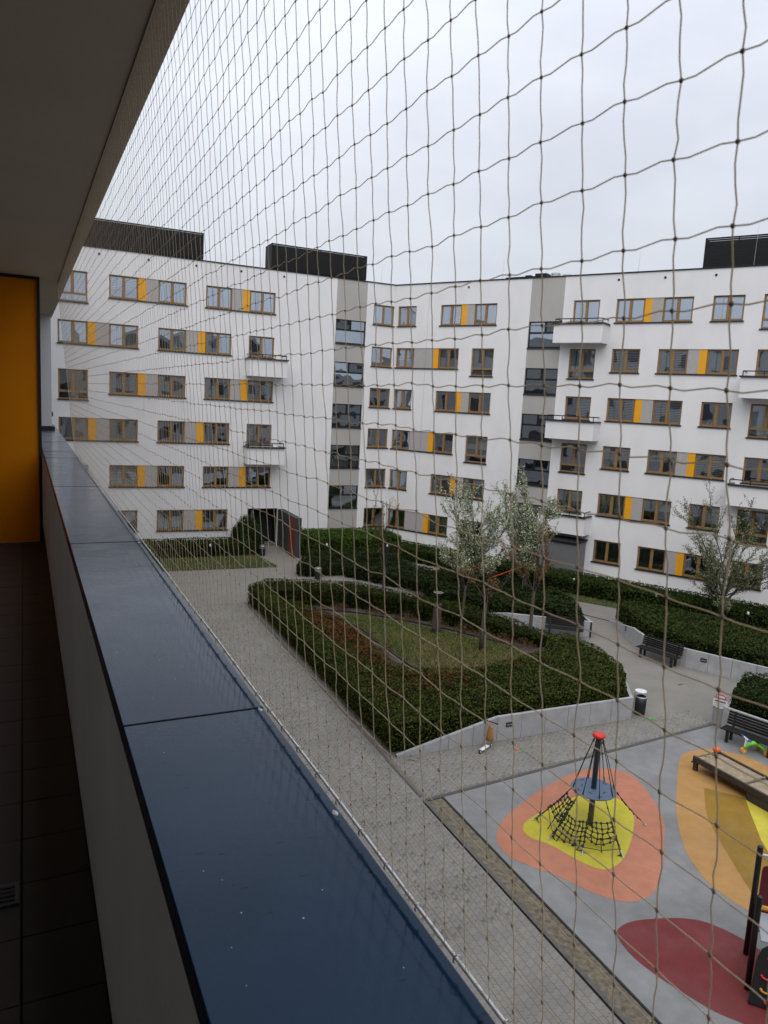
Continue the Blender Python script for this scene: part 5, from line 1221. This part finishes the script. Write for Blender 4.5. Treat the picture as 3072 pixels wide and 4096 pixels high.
for i in range(len(ys)):
    js = [j for j in range(len(zs)) if alive[i][j]]
    if not js: continue
    z0_ = COP + .017 if js[0] == 0 else zs[js[0]] - .03; pts = [Vector((nx(z0_), ys[i] + SH * (z0_ - 10.798), z0_))]
    s = 1 if rs.rand() < .5 else -1; seg = 4 if ys[i] < 2.5 else 2
    for j in js:
        a, b = pts[-1], kp(i, j)
        for k in range(1, seg):
            t_ = k / seg; w_ = .0009 * s * math.sin(math.pi * 2 * t_) + .0005 * math.sin(math.pi * t_) * rs.normal()
            if seg == 2: w_ = .0014 * rs.normal()
            pts.append(a.lerp(b, t_) + Vector((0, w_, 0)))
        pts.append(b); s = -s
    pts.append(Vector((nx(SOFF), pts[-1].y + .001, SOFF - .003)))
    mb = MB(); mb.tube(pts, cr_, 5 if ys[i] < 2.5 else 4, False); mb.build('vertical_cord', CORD, net, True)
for j in range(len(zs)):
    ii = [i for i in range(len(ys)) if alive[i][j]]
    if len(ii) < 2: continue
    pts = [kp(ii[0], j)]; s = 1
    for i in ii[1:]:
        a, b = pts[-1], kp(i, j); seg = 4 if ys[i] < 2.5 else 2
        for k in range(1, seg):
            t_ = k / seg; w_ = (.0011 if zs[j] > 10.6 else .0004) * math.sin(math.pi * 2 * t_) if seg == 4 else 0
            pts.append(a.lerp(b, t_) + Vector((0, 0, w_ + (.0009 * rs.normal() if seg == 2 else 0))))
        pts.append(b)
    mb = MB(); mb.tube(pts, cr_, 5, False); mb.build('horizontal_cord', CORD, net, True)
# knots
oct_v = np.array([(1, 0, 0), (-1, 0, 0), (0, 1, 0), (0, -1, 0), (0, 0, 1), (0, 0, -1)], float)
mb = MB()
for i in range(len(ys)):
    for j in range(len(zs)):
        if not alive[i][j]: continue
        c_ = kp(i, j)
        if ys[i] < 2.2:
            mb.sphere(c_, .00128, 6, 4, 1.15); mb.sphere(c_ + Vector((.0004, .0008, .0005)), .0011, 5, 3)
        else:
            b0 = len(mb.v); mb.v += [tuple(c_ + Vector(q) * .0017) for q in oct_v]
            mb.f += [tuple(b0 + q for q in f) for f in ((0, 2, 4), (2, 1, 4), (1, 3, 4), (3, 0, 4), (2, 0, 5), (1, 2, 5), (3, 1, 5), (0, 3, 5))]
tag(mb.build('knots', mat('dark_cord_knot', (.34, .27, .185), .9), net, True), kind='stuff')
# slanting edge cord at the far end, rods and hooks
mb = MB(); mb.tube([(nx(z_), yend(z_), z_) for z_ in np.linspace(COP + .018, SOFF - .004, 12)], .0016, 5); mb.build('edge_cord', CORD, net)
mb = MB(); mb.tube([(NX + .001, y, COP + .0165 + .0012 * math.sin(y * 9)) for y in np.arange(-.4, 6.6, .12)], .0021, 7); mb.build('bottom_rod', mat('zinc_rod', (.72, .72, .72), .4, metal=.3), net, True)
mb = MB(); mb.tube([(nx(SOFF), y, SOFF - .0055) for y in np.arange(-.4, 7.0, .25)], .0016, 5); mb.build('top_rope', CORD, net, True)
hk = MB(); hk.tube([(.0038 * math.cos(a), 0, .0048 * math.sin(a)) for a in np.linspace(-1.2, 3.9, 11)], .0009, 5); hkm = hk.mesh('hook', STEEL, True)
y = .08
while y < 6.4:
    o = link('hook', hkm, net); o.location = (NX, y, COP + .0165); o.rotation_euler = (0, 0, random.uniform(-.4, .4)); y += .077 + random.uniform(-.008, .008)
# loose mesh threads whipped round the rod
mb = MB()
for k in range(420):
    y = .05 + 6.3 * rs.rand(); a0 = rs.uniform(0, 6.28)
    mb.tube([(NX + .001 + .0024 * math.cos(a0 + q), y + q * .0028, COP + .0165 + .0024 * math.sin(a0 + q)) for q in np.linspace(0, 5, 6)], .0004, 3, False)
tag(mb.build('rod_lashing', CORD, net), kind='stuff')
